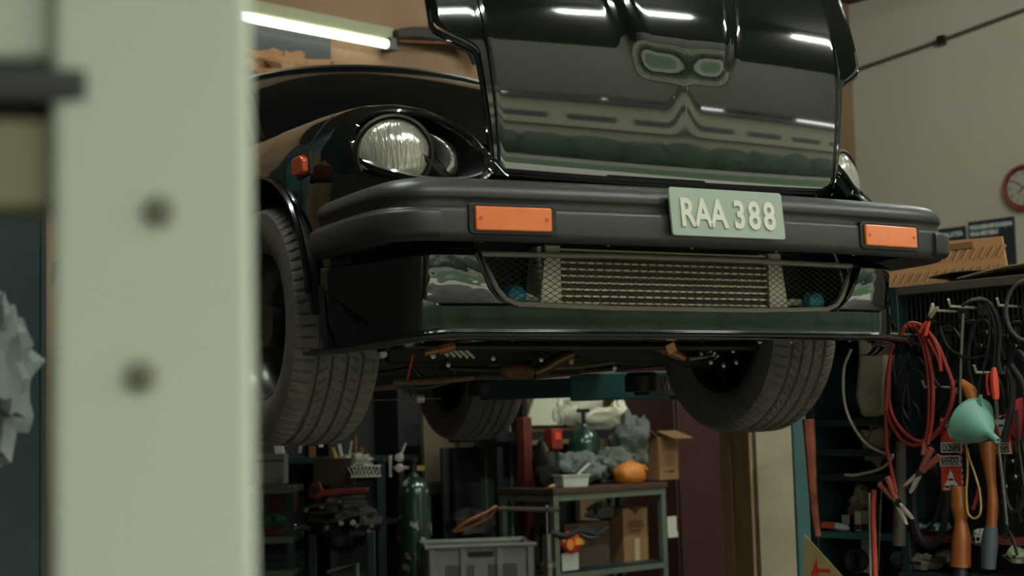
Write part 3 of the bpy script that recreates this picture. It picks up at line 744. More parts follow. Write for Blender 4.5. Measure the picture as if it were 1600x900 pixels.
# ---- things on the tan wall
p0, p1 = on(392, 66, 'y', YB-.02), on(516, 97, 'y', YB-.02)
wb = thing('wall_board', 'dark square board on the tan wall under the lit batten', 'board', (p1.x-.55, YB-.03, p1.z), 0)
MB().b2((-.55, 0, 0), (.55, .03, .20)).build('board', blackm, wb, bevel=.004)
MB().b2((-.56, -.01, -.01), (.56, 0, .0)).build('edge_strip', dsteel, wb)
p1 = on(445, 116, 'y', YB-.1)
kp = MB(); kp.blob((p1.x, YB-.13, p1.z), (.75, .24, .22), seed=3, amp=.4, n=30, fr=5, flatb=False)
tag(kp.build('crumpled_paper', mat('kraft_paper', (150, 108, 72), .7, bump=.5, bscale=14), None), 'crumpled brown kraft paper bundle on the wall behind the car roof', 'paper')
m = MB(); m.tube(cr([on(618, 54, 'y', YB-.10), on(650, 52, 'y', YB-.10), on(690, 58, 'y', YB-.10), on(718, 66, 'y', YB-.10), on(735, 76, 'y', YB-.1), on(745, 100, 'y', YB-.1)], 24), [.03+.018*math.sin(PI*i/24) for i in range(25)], 10)
hs = m.build('air_hose', mat('hose_dark_brown', (48, 40, 34), .6), None); tag(hs, 'dark drooping hose on the tan wall right of the lit batten', 'hose')
a, b = on(622, 64, 'y', YB-.12), on(722, 68, 'y', YB-.12); MB().tube([a, b], .006, 6).build('hose_strap', copper, hs, world=True)

# ---- clock and posters on the clock wall
RXW = Matrix.Rotation(-PI/2, 3, 'Z') @ RXF          # faces -x
cpt = on(1600, 293, 'x', XR-.03)
ck = thing('wall_clock', 'round red-rimmed wall clock on the grey-beige wall', 'clock', (XR-.005, cpt.y, cpt.z), -PI/2)
MB().lathe([(.155, 0), (.155, .03)], 48, (0, 0, 0), RXF).build('dial', mat('clock_face', (150, 146, 132), .5), ck)
MB().tube(ring((0, -.03, 0), .158, 48, RXF), .016, 10, closed=True).build('rim', mat('clock_red', (128, 48, 36), .4), ck)
MB().tube(ring((0, -.032, 0), .142, 48, RXF), .008, 8, closed=True).build('inner_rim', blackm, ck)
for h in range(1, 13):
    a = PI/2-h*PI/6; text_part('numeral', str(h), .038, ink, ck, (.112*math.cos(a), -.032, .112*math.sin(a)), RXF, .0005)
for L, wd, a in ((.062, .008, 4.0), (.09, .006, 5.4)):
    MB(Matrix.Rotation(a, 4, 'Y')).b2((-wd/2, -.037, -.01), (wd/2, -.035, L)).build('clock_hand', ink, ck)
posm = mat('poster_navy', (22, 34, 42), .5); wtxt = mat('poster_white', (214, 218, 208), .6)
for i, (xa, xb, ya, lines, lab) in enumerate(((1400, 1508.5, 364.5, (('MEMBAIKI KERETA DI MALAYSIA', .055, .055), ('BERHAD', .028, .095)), 'dark navy notice reading KERETA DI MALAYSIA, partly behind the bumper'),
                                   (1513, 1584, 351.5, (('PENGGUNA SEBENAR BERTANGGUNGJAWAB', .046, .05), ('PERKARA SEPERTI BERIKUT', .046, .10)), 'dark navy notice with white lines of text below the clock'))):
    pa, pb = on(xa, ya, 'x', XR-.01), on(xb, 353 if i == 0 else 338, 'x', XR-.01)
    pa = on(xa, 374 if i == 0 else 352, 'x', XR-.01)
    W_ = abs(pa.y-pb.y); H_ = .62; yc = (pa.y+pb.y)/2; zt = pb.z
    t = thing('wall_notice', lab, 'poster', (XR-.008, yc, zt-H_), -PI/2, 'notices on the clock wall')
    MB().b2((-W_/2, -.006, 0), (W_/2, .006, H_)).build('sheet', posm, t)
    for s, sz, dz in lines:
        o = text_part('lettering', s, sz, wtxt, t, (-.0, -.0075, H_-dz), RXF, .0003, bold=.001)
        wd = o.dimensions.x if o.dimensions.x else sz*.6*len(s)
        bb = max(v.co.x for v in o.data.vertices)-min(v.co.x for v in o.data.vertices); fit = W_*(.92 if i == 0 or dz < .1 else .62)/bb
        if sz < .04: fit = 1
        o.matrix_basis = Matrix.Translation((-W_*.46+fit*bb/2, -.0075, H_-dz)) @ RXF.to_4x4() @ Matrix.Diagonal((fit, 1, 1, 1))
    for k in range(5):
        if i: MB().b2((-W_*.40, -.0075, H_-.19-.05*k), (W_*(.05+.06*((k*7) % 5)), -.006, H_-.18-.05*k)).build('small_print', wtxt, t)

# ================================================================ background under the car
# --- maroon locker
p0 = on(1046, 800, 'y', 4.20); z0 = 0
lk = thing('steel_locker', 'tall maroon steel locker behind the cluttered metal table', 'locker', (p0.x+.62, 4.15, 0), 0)
MB().b2((-.60, 0, 0), (.75, .5, 1.72)).build('body', maroon, lk, bevel=.006)
for k, (a, b) in enumerate(((-.585, .06), (.075, .735))):
    d = MB().b2((a, -.018, .06), (b, .0, 1.68)).build('locker_door', maroon, lk, bevel=.004)
    MB().b2((b-.07 if k == 0 else a+.03, -.035, .82), (b-.035 if k == 0 else a+.065, -.018, .86)).build('lock', cream, d, bevel=.002)
# --- pale boards on the far wall
for i, (x0, y0, x1, y1, lab) in enumerate(((822, 600, 905, 665, 'pale sheet leaning on the far wall above the white plastic pile'), (985, 545, 1050, 588, 'pale angular board seen between the lift arm and the sump'), (1050, 560, 1095, 592, 'pale blue board beside the front tyre behind the lift arm'))):
    a, b = on(x0, y1, 'y', YB-.05), on(x1, y0, 'y', YB-.05)
    t = thing('wall_panel', lab, 'panel', ((a.x+b.x)/2, YB-.05, a.z), 0, 'pale boards on the far wall')
    w_, h_ = abs(b.x-a.x), abs(b.z-a.z)
    MB().prism([(-w_/2, 0), (w_/2, .0), (w_/2*.9, h_*.7), (w_/2*.3, h_), (-w_/2*.6, h_*.75)], 0, .02).build('sheet', mat('pale_board', (206, 208, 180), .7) if i < 2 else mat('pale_blue_board', (150, 178, 172), .7), t)
    MB().b2((-w_/2, .02, 0), (w_/2, .035, .03)).build('batten', bwood, t)

# --- metal table with two tiers
TZ = 7.9; P0 = at(865, 764, TZ); tz = P0.z
tb = thing('metal_table', 'grey-green angle-iron table with brown top, loaded with rags and boxes', 'table', (P0.x, P0.y, 0), 0)
LW, LD = .86, .42
for x, y in ((.015, .015), (LW-.015, .015), (.015, LD-.015), (LW-.015, LD-.015)):
    MB().b2((x-.017, y-.017, 0), (x+.017, y+.017, tz-.03)).build('leg', ggreen, tb, bevel=.002)
tzs = at(950, 886, TZ+.25).z
for z in (tz-.03, tzs):
    for a, b in (((0, 0), (LW, .03)), ((0, LD-.03), (LW, LD)), ((0, 0), (.03, LD)), ((LW-.03, 0), (LW, LD))):
        MB().b2((a[0], a[1], z-.035), (b[0], b[1], z)).build('rail', ggreen, tb)
MB().b2((-.01, -.01, tz-.03), (LW+.01, LD+.01, tz)).build('table_top', mat('table_brown', (78, 52, 38), .6, var=.5, scale=8), tb, bevel=.003)
MB().b2((.0, .0, tzs-.005), (LW, LD, tzs+.004)).build('lower_shelf', dteal, tb)
def T0(px, z=None, dy=.2): # point on the table at the picture column px, dy back from the front edge
    d = on(px, 760, 'y', P0.y+dy); return Vector((d.x, d.y, tz if z is None else z))
def carton(loc, d, rz, label, name='carton', m=card, flaps=0, text=None, grp='cartons', tape=True, tilt=None):
    t = thing(name, label, 'box', loc, rz, grp); w_, dp, h = d
    MB().b2((-w_/2, 0, 0), (w_/2, dp, h)).build('body', m, t, bevel=.002)
    if flaps:
        MB().box((.01, -.045, h+.012), (w_*.98, .13, .004), R=Matrix.Rotation(.35, 3, 'X')).build('flap', m, t)
        MB().box((-w_/2-.03, dp/2, h+.02), (.10, dp*.95, .004), R=Matrix.Rotation(.5, 3, 'Y')).build('flap', m, t)
    if text:
        for s, sz, x, z in text: text_part('lettering', s, sz, ink, t, (x, -.0015, z), RXF, .0003)
    return t
k = 8.2/FPX
c1 = carton(T0(991, tzs, .12), (.20, .18, .295), 0, 'upright cardboard carton with printed lettering on the lower table shelf', text=(('ngobole', .036, .0, .215), ('FOR COOKING', .022, .0, .19), ('USE ONLY', .022, .0, .167)))
MB().b2((-.012, -.002, .0), (.028, 0, .125)).build('tape', mat('paper_tape', (178, 164, 124), .6), c1)
MB().prism([(-.045, .293), (.045, .293), (.0, .255)], -.0022, 0).build('tab', dcard, c1)
c2 = carton(T0(1041, tz, .20)+Vector((.03, 0, 0)), (.19, .17, .245), .1, 'open cardboard carton standing beside the grey cloth pile', flaps=1, text=(('o.rvegus', .03, 0, .05), ('______', .02, 0, .03)))
c3 = carton(T0(915, tzs, .14), (.34, .2, .23), 0, 'dark brown carton on the lower shelf behind the crisp packet', m=dcard, text=(('||||||', .03, .06, .17),))
# white tub with pens
tub = thing('plastic_tub', 'small white plastic tub holding pens on the table front', 'tub', T0(893, tz, .06), -.3)
m = MB(); m.box((0, 0, .033), (.16, .11, .066), taper=(.9, .9)); m.build('tub', white, tub, bevel=.004)
MB().b2((-.086, -.06, .058), (.086, .06, .066)).build('rim', white, tub, bevel=.002)
for i in range(2):
    MB().tube([(.0+.02*i, .0, .05), (.10+.02*i, .02, .13-.012*i)], .008, 6).build('pen', white if i else blackm, tub)
# grey cloth pile: several cloths
for i, (px, dz, d, sd, lab) in enumerate(((900, .0, (.30, .26, .19), 5, 'grey cloth bunched up behind the white tub'), (955, .02, (.30, .28, .18), 11, 'grey jacket heaped in the middle of the table'),
                         (988, .10, (.19, .2, .30), 17, 'grey sleeve rising at the top of the cloth heap'))):
    c = T0(px, tz, .24); m = MB(); m.blob((c.x, c.y, tz+dz+d[2]*.42), d, seed=sd, amp=.42, n=44, fr=1.7)
    tag(m.build('work_cloth', greycl, None, smooth=80), lab, 'cloth', 'grey cloths on the table')
c = T0(985, tz, .07); m = MB(); m.blob((c.x, c.y, tz+.052), (.20, .15, .14), seed=2, amp=.12, n=26)
ob = tag(m.build('orange_bag', orange, None, smooth=80), 'rounded orange bag in front of the cloth heap', 'bag'); MB().tube([c+Vector((.06, -.04, .10)), c+Vector((.085, -.05, .07))], .008, 6).build('knot', orange, ob, world=True)
# small green cylinder with valve
c = T0(915, tz, .34); gc = thing('small_gas_bottle', 'small dark green gas bottle with hand valve behind the cloths', 'gas bottle', c)
MB().lathe([(.085, 0), (.09, .02), (.09, .22), (.075, .27), (.03, .31), (.02, .33)], 24).build('body', bottle, gc)
MB().lathe([(.012, .33), (.012, .40)], 10).build('valve_stem', dsteel, gc); MB().b2((-.045, -.01, .395), (.045, .01, .415)).build('valve_handle', dsteel, gc, bevel=.004)
# white plastic panels behind
for i, (px, py, d, rz, rx, lab) in enumerate(((905, 638, (.40, .07, .20), .1, .4, 'crumpled white plastic panel on top of the pile'), (940, 655, (.40, .08, .16), -.1, .6, 'white plastic panel lying under the top one'), (878, 640, (.18, .05, .14), .3, .2, 'white plastic cowl with dark slots'), (968, 645, (.11, .10, .17), 0, -.25, 'white curved plastic roll by the cloth heap'))):
    c = on(px, py, 'y', P0.y+LD+.22); m = MB(Matrix.Translation(c) @ Matrix.Rotation(rz, 4, 'Z') @ Matrix.Rotation(rx, 4, 'X'))
    m.blob((0, 0, 0), d, seed=20+i, amp=.35, n=26, fr=1.6, flatb=False)
    tag(m.build('plastic_cowling', mat('dirty_white_plastic', (214, 210, 186), .5, var=.35, scale=6), None, smooth=40), lab, 'cowling', 'white plastic pile')
zq = on(905, 672, 'y', P0.y+LD+.22).z
bk = thing('back_shelf', 'dark shelf behind the table carrying the white plastic pile', 'shelf', (P0.x+.05, P0.y+LD+.06, 0))
for x in (0, .95):
    for y in (.0, .36): MB().b2((x, y, 0), (x+.04, y+.03, zq-.08)).build('upright', blackm, bk)
MB().b2((-.04, .41, 0), (1.02, .43, zq-.08)).build('back_sheet', mat('dark_backing', (24, 26, 25), .8), bk)  # dark backing added so the gap behind the table reads black
MB().b2((0, 0, zq-.05), (.99, .4, zq)).build('board', blackm, bk)
# red post and red machine
p = on(820, 700, 'y', P0.y+.44); rp = thing('red_post', 'rusty red square post behind the left end of the table', 'post', (p.x, p.y, 0))
MB().b2((-.03, -.03, 0), (.03, .03, on(820, 652, 'y', p.y).z)).build('post', mat('dark_red_post', (104, 36, 30), .6, var=.5), rp, bevel=.004); MB().b2((-.07, -.07, 0), (.07, .07, .02)).build('foot_plate', redp, rp)
c = T0(855, tz, .25); rm = thing('red_grinder', 'dark bench machine with red switch box at the table end', 'machine', c)
m = MB(); m.blob((0, 0, .12), (.15, .16, .28), seed=31, amp=.3); m.build('body', blackm, rm)
MB().b2((-.035, -.085, .20), (.045, -.02, .31)).build('switch_box', redp, rm, bevel=.005); MB().b2((-.018, -.09, .25), (.025, -.085, .29)).build('switch', oredp, rm)
MB().lathe([(.06, 0), (.06, .04)], 20, (-.08, -.05, .06), RXF).build('disc', dsteel, rm)
# yellow-handled tool
c = T0(862, tz, .03); yt = thing('putty_knife', 'yellow handled scraper lying on the table corner', 'tool', c+Vector((0, 0, .006)), .5)
MB().tube([(-.05, 0, .005), (.03, 0, .008)], [.006, .011], 8).build('handle', yrope, yt); MB().b2((-.11, -.012, .002), (-.05, .012, .005)).build('blade', steel, yt)
# lower-shelf oddments
c = T0(889, tzs, .015); cp_ = thing('crisp_packet', 'shiny red and orange snack packet hanging on the shelf front', 'packet', (c.x, P0.y+.01, tzs+.095), 0)
m = MB(); m.blob((0, 0, .055), (.165, .05, .115), seed=8, amp=.12, n=24, flatb=False); m.build('packet', mat('red_foil', (196, 48, 28), .25, coat=.5), cp_)
MB().b2((.0, -.029, .04), (.07, -.026, .075)).build('label', mat('gold_print', (208, 150, 60), .4), cp_); MB().lathe([(.028, 0), (.028, .004)], 18, (-.035, -.024, .045), RXF).build('print_disc', orange, cp_)
c = T0(888, tzs, .02); tag(MB().b2((c.x-.06, P0.y+.02, tzs+.005), (c.x+.06, P0.y+.028, tzs+.095)).build('paper_sheet', white, None, bevel=.001), 'white paper sheet standing under the snack packet', 'paper')
c = T0(944, tzs, .2); m = MB(); m.blob((c.x, c.y+.03, tzs+.28), (.17, .12, .09), seed=14, amp=.5, n=28); tag(m.build('crumpled_rag', greycl, None), 'pale crumpled rag on top of the dark carton', 'cloth')
hb = thing('coiled_hose', 'black hose coil draped across the lower shelf front', 'hose', T0(895, tzs+.19, .03))
m = MB(); m.tube(cr([(-.20, -.02, .02), (-.1, -.04, -.005), (.0, -.03, .015), (.12, -.04, -.01), (.22, -.03, .02)], 24), .016, 8); m.build('hose', blackrub, hb)
MB().tube(ring((.06, -.03, .0), .055, 20, Matrix.Rotation(.5, 3, 'X')), .012, 8, closed=True).build('loop', blackrub, hb)
c = on(1047, 823, 'y', P0.y-.01); pt = thing('paper_tag', 'small white paper tag hung on the right leg of the table', 'tag', (P0.x+LW+.04, P0.y-.005, c.z-.06))
MB().b2((-.035, 0, 0), (.04, .004, .115)).build('sheet', white, pt); MB().b2((-.034, -.003, .0), (.045, 0, .03)).build('fold', white, pt)

# --- crate in front
cz = at(740, 850, 7.3); cr_ = thing('plastic_crate', 'grey slotted plastic crate with wire handle on the floor', 'crate', (at(745, 880, 7.35).x, at(745, 880, 7.35).y, 0), -.62)
zt = cz.z; W2, D2 = .245, .19; zb = zt-.38
for (a, b, nm) in (((-W2, -D2), (W2, -D2), 'side_wall'), ((-W2, D2), (W2, D2), 'side_wall'), ((-W2, -D2), (-W2, D2), 'end_wall'), ((W2, -D2), (W2, D2), 'end_wall')):
    o = MB().b2((a[0]-.007, a[1]-.007, zb), (b[0]+.007, b[1]+.007, zt)).build(nm, crate, cr_, bevel=.004)
    if a[1] == b[1] == -D2:
        for gx_ in (-.10, .10):
            for gz in (.085, .17, .255):
                for q in range(12): MB().b2((gx_-.066+.0115*q, -D2-.009, zt-gz-.06), (gx_-.066+.0115*q+.005, -D2-.006, zt-gz)).build('slot', blackm, o)
        MB().b2((-.06, -D2-.010, zt-.05), (.06, -D2-.006, zt-.025)).build('hand_hole', blackm, o)
        for q in (-.23, -.085, .085, .23): MB().b2((q-.012, -D2-.016, zt-.36), (q+.012, -D2-.006, zt-.01)).build('rib', crate, o, bevel=.002)
MB().b2((-W2, -D2, zb), (W2, D2, zb+.01)).build('bottom', crate, cr_)
MB().tube([(-W2-.012, -D2-.012, zt), (W2+.012, -D2-.012, zt), (W2+.012, D2+.012, zt), (-W2-.012, D2+.012, zt)], .011, 6, closed=True).build('rim', crate, cr_)
MB().tube([(-W2-.01, -D2+.05, zt), (-W2-.035, -D2+.05, zt-.02), (-W2-.035, -D2+.05, zt-.09), (-W2-.01, -D2+.05, zt-.1)], .006, 6).build('handle', steel, cr_)
dl = thing('floor_dolly', 'low dark dolly under the grey crate', 'dolly', tuple(cr_.location), -.62)
MB().b2((-.24, -.18, .10), (.24, .18, zb)).build('deck', dteal, dl)
for x in (-.2, .2):
    for y in (-.14, .14): MB().lathe([(.05, -.015), (.05, .015)], 14, (x, y, .05), RXF).build('caster', blackrub, dl)
# --- hand pump with T handle
hp = thing('hand_pump', 'steel hand pump with long T handle beside the crate', 'pump', (at(856, 870, 7.2).x, at(856, 870, 7.2).y, 0), -YAW)
zz = at(856, 835, 7.2).z
MB().lathe([(.05, 0), (.05, .03), (.024, .04), (.024, zz-.16), (.036, zz-.155), (.036, zz-.13), (.021, zz-.125), (.021, zz)], 18).build('barrel', steel, hp)
MB().cyl((0, 0, zz), (0, 0, zz+.11), .006).build('rod', steel, hp)
MB().tube([(-.225, 0, zz+.125), (0, 0, zz+.115), (.06, 0, zz+.112)], .011, 8).build('handle', steel, hp)
MB().tube([(0, -.02, zz+.12), (.0, .0, zz+.135), (.02, 0, zz+.1)], .005, 6).build('pin', steel, hp)

# --- gas cylinder with regulator
p = at(648, 860, 7.7); gb = thing('gas_cylinder', 'tall dark green welding gas cylinder with chipped paint', 'gas cylinder', (p.x, p.y, 0), -YAW)
zs = at(648, 745, 7.7).z; zn = at(648, 735, 7.7).z
chip = mat('chipped_paint_cylinder', (24, 58, 42), .25, coat=.3)
nt = chip.node_tree; tc = nt.nodes.new('ShaderNodeTexCoord'); n = nt.nodes.new('ShaderNodeTexNoise'); n.inputs['Scale'].default_value = 16; n.inputs['Detail'].default_value = 6
r = nt.nodes.new('ShaderNodeValToRGB'); r.color_ramp.elements[0].position = .60; r.color_ramp.elements[1].position = .64; r.color_ramp.elements[0].color = (*lin((20, 52, 38)), 1); r.color_ramp.elements[1].color = (*lin((150, 150, 132)), 1)
nt.links.new(tc.outputs['Object'], n.inputs['Vector']); nt.links.new(n.outputs['Fac'], r.inputs['Fac']); nt.links.new(r.outputs['Color'], nt.nodes['Principled BSDF'].inputs['Base Color'])
MB().lathe([(.082, 0), (.087, .02), (.087, zs-.11), (.080, zs-.06), (.058, zs-.02), (.030, zs), (.024, zs+.02)], 32).build('body', chip, gb)
MB().lathe([(.018, zs+.02), (.018, zs+.07), (.03, zs+.075), (.03, zs+.09)], 14).build('valve', dsteel, gb)
MB().b2((.02, -.02, zs+.03), (.06, -.015, zs+.055)).build('tag', yrope, gb)
rg = MB().tube([(-.02, 0, zs+.045), (-.10, 0, zs+.045)], .010, 8).build('regulator', alu, gb)
for x, z in ((-.068, zs+.045), (-.066, zs+.098)):
    g = MB().lathe([(.022, 0), (.022, .02), (.018, .024)], 18, (x, -.01, z), RXF).build('gauge', alu, rg)
    MB().lathe([(.013, 0), (.013, .003)], 14, (x, -.034, z), RXF).build('gauge_dial', copper, g) if 0 else None
MB().cyl((-.115, 0, zs), (-.115, 0, zs+.11), .009).build('hose_tail', alu, rg); MB().tube([(-.06, 0, zs+.11), (-.035, 0, zs+.17)], .006, 8).build('lever', alu, rg)

# --- teal column behind the rear wheel
p = on(776, 760, 'y', 4.25); tp = thing('steel_column', 'dark teal steel column with pale edges under the rear tyre', 'column', (p.x, 4.25, 0))
MB().b2((-.085, 0, 0), (.10, .2, 1.32)).build('web', dteal, tp)
for x in (-.10, .095): MB().b2((x, -.02, 0), (x+.012, .2, 1.32)).build('flange', ggreen, tp)
p = on(700, 700, 'y', 4.5); tag(MB().b2((p.x-.18, 4.50, .9), (p.x+.2, 4.53, 1.42)).build('wall_stain_board', mat('stained_board', (98, 82, 64), .9, var=.6, scale=4), None), 'stained brown board leaning on the black shelving behind the gas cylinder', 'board')
# --- dark machine with cable between cylinder and column
p = at(724, 830, 8.15); dm = thing('tyre_machine', 'black floor machine between the gas cylinder and the teal column', 'machine', (p.x, p.y, 0), -.4)
MB().box((.04, .05, .34), (.28, .30, .68), taper=(1.05, 1.05)).build('body', blackm, dm, bevel=.03, seg=3)
m = MB(); m.blob((.04, .0, .74), (.28, .26, .2), seed=41, amp=.4); m.build('motor', under, dm)
MB().tube(cr([(-.12, -.2, .74), (-.05, -.22, .79), (.05, -.22, .83), (.11, -.22, .86), (.08, -.2, .81), (-.03, -.2, .76), (-.12, -.2, .74)], 24), .009, 6).build('orange_cable', copper, dm)
MB().tube([(-.15, -.21, .55), (-.25, -.2, .60)], [.018, .02], 8).build('pedal', steel, dm)
# --- dark shelving added to keep the far wall under the car dark
pa_, pb_ = on(400, 700, 'y', 4.55), on(822, 700, 'y', 4.55)
ds = thing('wall_shelving', 'added tall black shelving against the far wall behind the engine and gas cylinder', 'shelving', (pa_.x, 4.55, 0))
wd_ = pb_.x-pa_.x; zs_ = on(600, 664, 'y', 4.55).z
MB().b2((0, .22, 0), (wd_, .25, zs_+.4)).build('back_sheet', mat('dark_backing_sheet', (26, 29, 28), .8, var=.4, scale=4), ds)  # dark sheet added to hide the lighter wall
for q in range(5): MB().b2((wd_*q/4-.02, 0, 0), (wd_*q/4+.02, .22, zs_+.4)).build('upright', blackm, ds)
for z in (.35, .75, 1.1, zs_+.38): MB().b2((0, 0, z), (wd_, .22, z+.03)).build('shelf', blackm, ds)
# --- engine on stand with red arm
p = at(535, 840, 7.4); eg = thing('engine_stand', 'greasy black engine on a stand with metal pipes', 'engine', (p.x, p.y, 0), -YAW)
k = 7.4/FPX; zh = lambda py: at(535, py, 7.4).z
m = MB(); m.blob((-.0, .05, zh(815)), (.31, .30, .25), seed=51, amp=.4, n=30, flatb=False); m.build('block', under, eg)
m = MB(); m.b2((-.16, -.05, .0), (-.12, .0, zh(830))); m.b2((.12, -.05, 0), (.16, 0, zh(830))); m.b2((-.16, -.05, .02), (.16, .0, .06)); m.build('stand', dteal, eg, bevel=.004)
for i, (pts, r) in enumerate((([(-.13, -.16, zh(800)), (-.02, -.19, zh(797)), (.10, -.17, zh(801))], .007), ([(-.14, -.17, zh(806)), (-.03, -.2, zh(811)), (.05, -.18, zh(803)), (.16, -.16, zh(800))], .008), ([(-.15, -.15, zh(790)), (-.05, -.18, zh(785)), (.14, -.16, zh(783))], .006), ([(.02, -.18, zh(778)), (.13, -.17, zh(776))], .009), ([(.06, -.18, zh(788)), (.12, -.17, zh(789))], .008))):
    MB().tube(cr(pts, 12), r, 8).build('pipe', steel, eg)
for x in (.015, .07): MB().lathe([(.0, .02), (.012, .018), (.014, .006), (.010, 0)][::-1], 12, (x, -.17, zh(814)), RXF).build('plug', alu, eg)
for i in range(9): MB().lathe([(.012, 0), (.012, .012), (0, .014)], 6, (random.uniform(-.16, .16), -.16+random.uniform(-.02, .02), zh(random.uniform(780, 830))), RXF).build('nut', steel, eg)
ra = thing('red_jack_arm', 'red steel jack arm lying across the engine', 'jack', (at(520, 765, 7.2).x, at(520, 765, 7.2).y, at(520, 765, 7.2).z), -YAW)
m = MB(); m.prism([(-.115, -.03), (-.10, .03), (-.06, .04), (-.045, .0), (.17, .005), (.165, -.015), (-.04, -.028), (-.06, -.04)], -.025, .025); m.build('arm', redp, ra, bevel=.004)
MB().lathe([(.02, 0), (.02, .01)], 12, (-.08, -.026, .0), RXF).build('pivot', dsteel, ra)
# cardboard tray and bin between
p = at(520, 752, 7.45); db = carton((p.x, p.y, p.z-.02), (.19, .15, .13), -YAW, 'soiled brown carton above the red jack arm', m=dcard, grp='cartons')
p = at(568, 745, 7.45); bs = thing('plastic_basket', 'small white lattice basket on top of the bench clutter', 'basket', p, -YAW)
MB().box((.01, .03, .025), (.13, .10, .05)).build('liner', mat('basket_inside', (96, 90, 74), .7), bs)
for i in range(7):
    for s in (-1, 1): MB().tube([(-.05+.018*i, -.023, .002), (-.05+.018*i+s*.022, -.023, .048)], .0022, 4).build('lattice_bar', white, bs)
MB().tube([(-.06, -.024, .05), (.076, -.024, .05), (.076, .085, .05), (-.06, .085, .05)], .004, 6, closed=True).build('rim', white, bs)
MB().tube([(-.06, -.024, .001), (.076, -.024, .001), (.076, .085, .001), (-.06, .085, .001)], .004, 6, closed=True).build('base_rim', white, bs)
p = at(556, 730, 7.6); m = MB(); m.blob((p.x, p.y, p.z+.02), (.18, .14, .09), seed=61, amp=.5, n=30); tag(m.build('plastic_bag', mat('clear_bag_grey', (140, 136, 120), .25, coat=.4), None, smooth=30), 'crumpled translucent grey bag behind the white basket', 'bag')
p = at(524, 725, 7.6); tag(MB().tube([p+Vector((-.02, 0, -.05)), p+Vector((0, 0, .03)), p+Vector((-.015, 0, .08))], [.016, .014, .008], 8).build('banana_fan_handle', yrope, None), 'yellowish curved handle sticking up from the bench', 'handle')
# steel rack at far left
p = at(415, 840, 7.3); bn = thing('steel_bench', 'dark steel bench rack with shelves behind the pale post', 'bench', (p.x-.1, p.y, 0), -YAW)
for z in (zh(757), zh(833), zh(884)): MB().b2((-.12, 0, z-.03), (.21, .4, z)).build('shelf', ggreen, bn, bevel=.003)
for x in (-.10, .20): MB().b2((x-.015, .01, 0), (x+.015, .04, zh(757))).build('leg', dteal, bn)
MB().tube([(-.06, -.12, zh(890)), (.08, -.12, zh(877)), (.08, -.12, 0)], .012, 6).build('side_rail', ggreen, eg)
def wb_(px, py, Z=7.35): q = at(px, py, Z); return q
p = wb_(428, 757); jb = thing('metal_case', 'pale grey metal case on the steel bench beside the post', 'case', (p.x, p.y, p.z), -YAW)
MB().b2((-.09, 0, 0), (.05, .14, .145)).build('body', mat('pale_grey_metal', (150, 152, 140), .5, var=.25), jb, bevel=.005); MB().b2((-.09, -.006, .11), (.05, 0, .116)).build('lid_seam', dsteel, jb); MB().b2((.02, -.01, .01), (.045, 0, .03)).build('latch', steel, jb)
p = wb_(440, 800); tag(MB(Matrix.Translation(p) @ Matrix.Rotation(-YAW, 4, 'Z')).b2((-.06, 0, 0), (.06, .15, .09)).build('parts_box', mat('dark_red_box', (82, 34, 28), .7, var=.4), None, bevel=.004), 'dark red parts box on the middle of the steel bench', 'box')
p = wb_(425, 815); m = MB(); m.blob((p.x, p.y, p.z), (.16, .12, .07), seed=71, amp=.4); tag(m.build('green_rag', mat('green_rag', (40, 84, 56), .9), None), 'green rag on the steel bench under the dark red box', 'cloth')
p = wb_(424, 832); tag(MB(Matrix.Translation(p) @ Matrix.Rotation(-YAW, 4, 'Z')).b2((-.05, -.02, 0), (.04, .1, .03)).build('red_tray', redp, None, bevel=.004), 'shallow red tray at the bench edge beside the post', 'tray')
for i in range(7):
    p = wb_(442+4*i, 823+random.uniform(-4, 6), 7.3); sp = MB().tube([p+Vector((-.025, 0, 0)), p+Vector((.03, random.uniform(-.02, .02), random.uniform(0, .02)))], .006, 6).build('spanner', steel, None)
    tag(sp, 'loose bright spanner on the steel bench, %s from the pale post' % ORD[i], 'spanner', 'spanners on the bench')
for i, (px, py, pa, pb) in enumerate(((436, 700, 14, 20), (488, 706, 10, 18), (470, 697, 4, 22), (500, 690, 6, 18), (556, 694, 3, 26), (548, 700, 3, 22), (532, 704, 4, 20), (565, 708, 4, 18))):
    p = at(px, py, 8.3); s = 8.3/FPX; lab = 'bright metal offcut standing on the far shelf below the near tyre, %s from the post' % ('first second third fourth fifth sixth seventh eighth'.split()[i])
    m = MB(Matrix.Translation(p) @ Matrix.Rotation(-YAW, 4, 'Z') @ Matrix.Rotation(.2*(i % 3-1), 4, 'Y')); m.box((0, 0, 0), (pa*s, .03, pb*s)); tag(m.build('metal_offcut', (white, copper, alu)[i % 3], None, bevel=.002), lab, 'offcut', 'offcuts on the far shelf')
fs = thing('far_shelf', 'dark shelf along the far wall below the near tyre', 'shelf', (at(500, 712, 8.3).x, at(500, 712, 8.3).y, 0), -YAW)
MB().b2((-.35, -.1, at(500, 708, 8.3).z-.05), (.35, .08, at(500, 708, 8.3).z-.02)).build('board', dteal, fs)
for x in (-.33, .33): MB().b2((x-.02, -.05, 0), (x+.02, 0, at(500, 708, 8.3).z-.05)).build('leg', dteal, fs)
for i, (px, py) in enumerate(((607, 640), (690, 648))):
    p = at(px, py, 7.0)

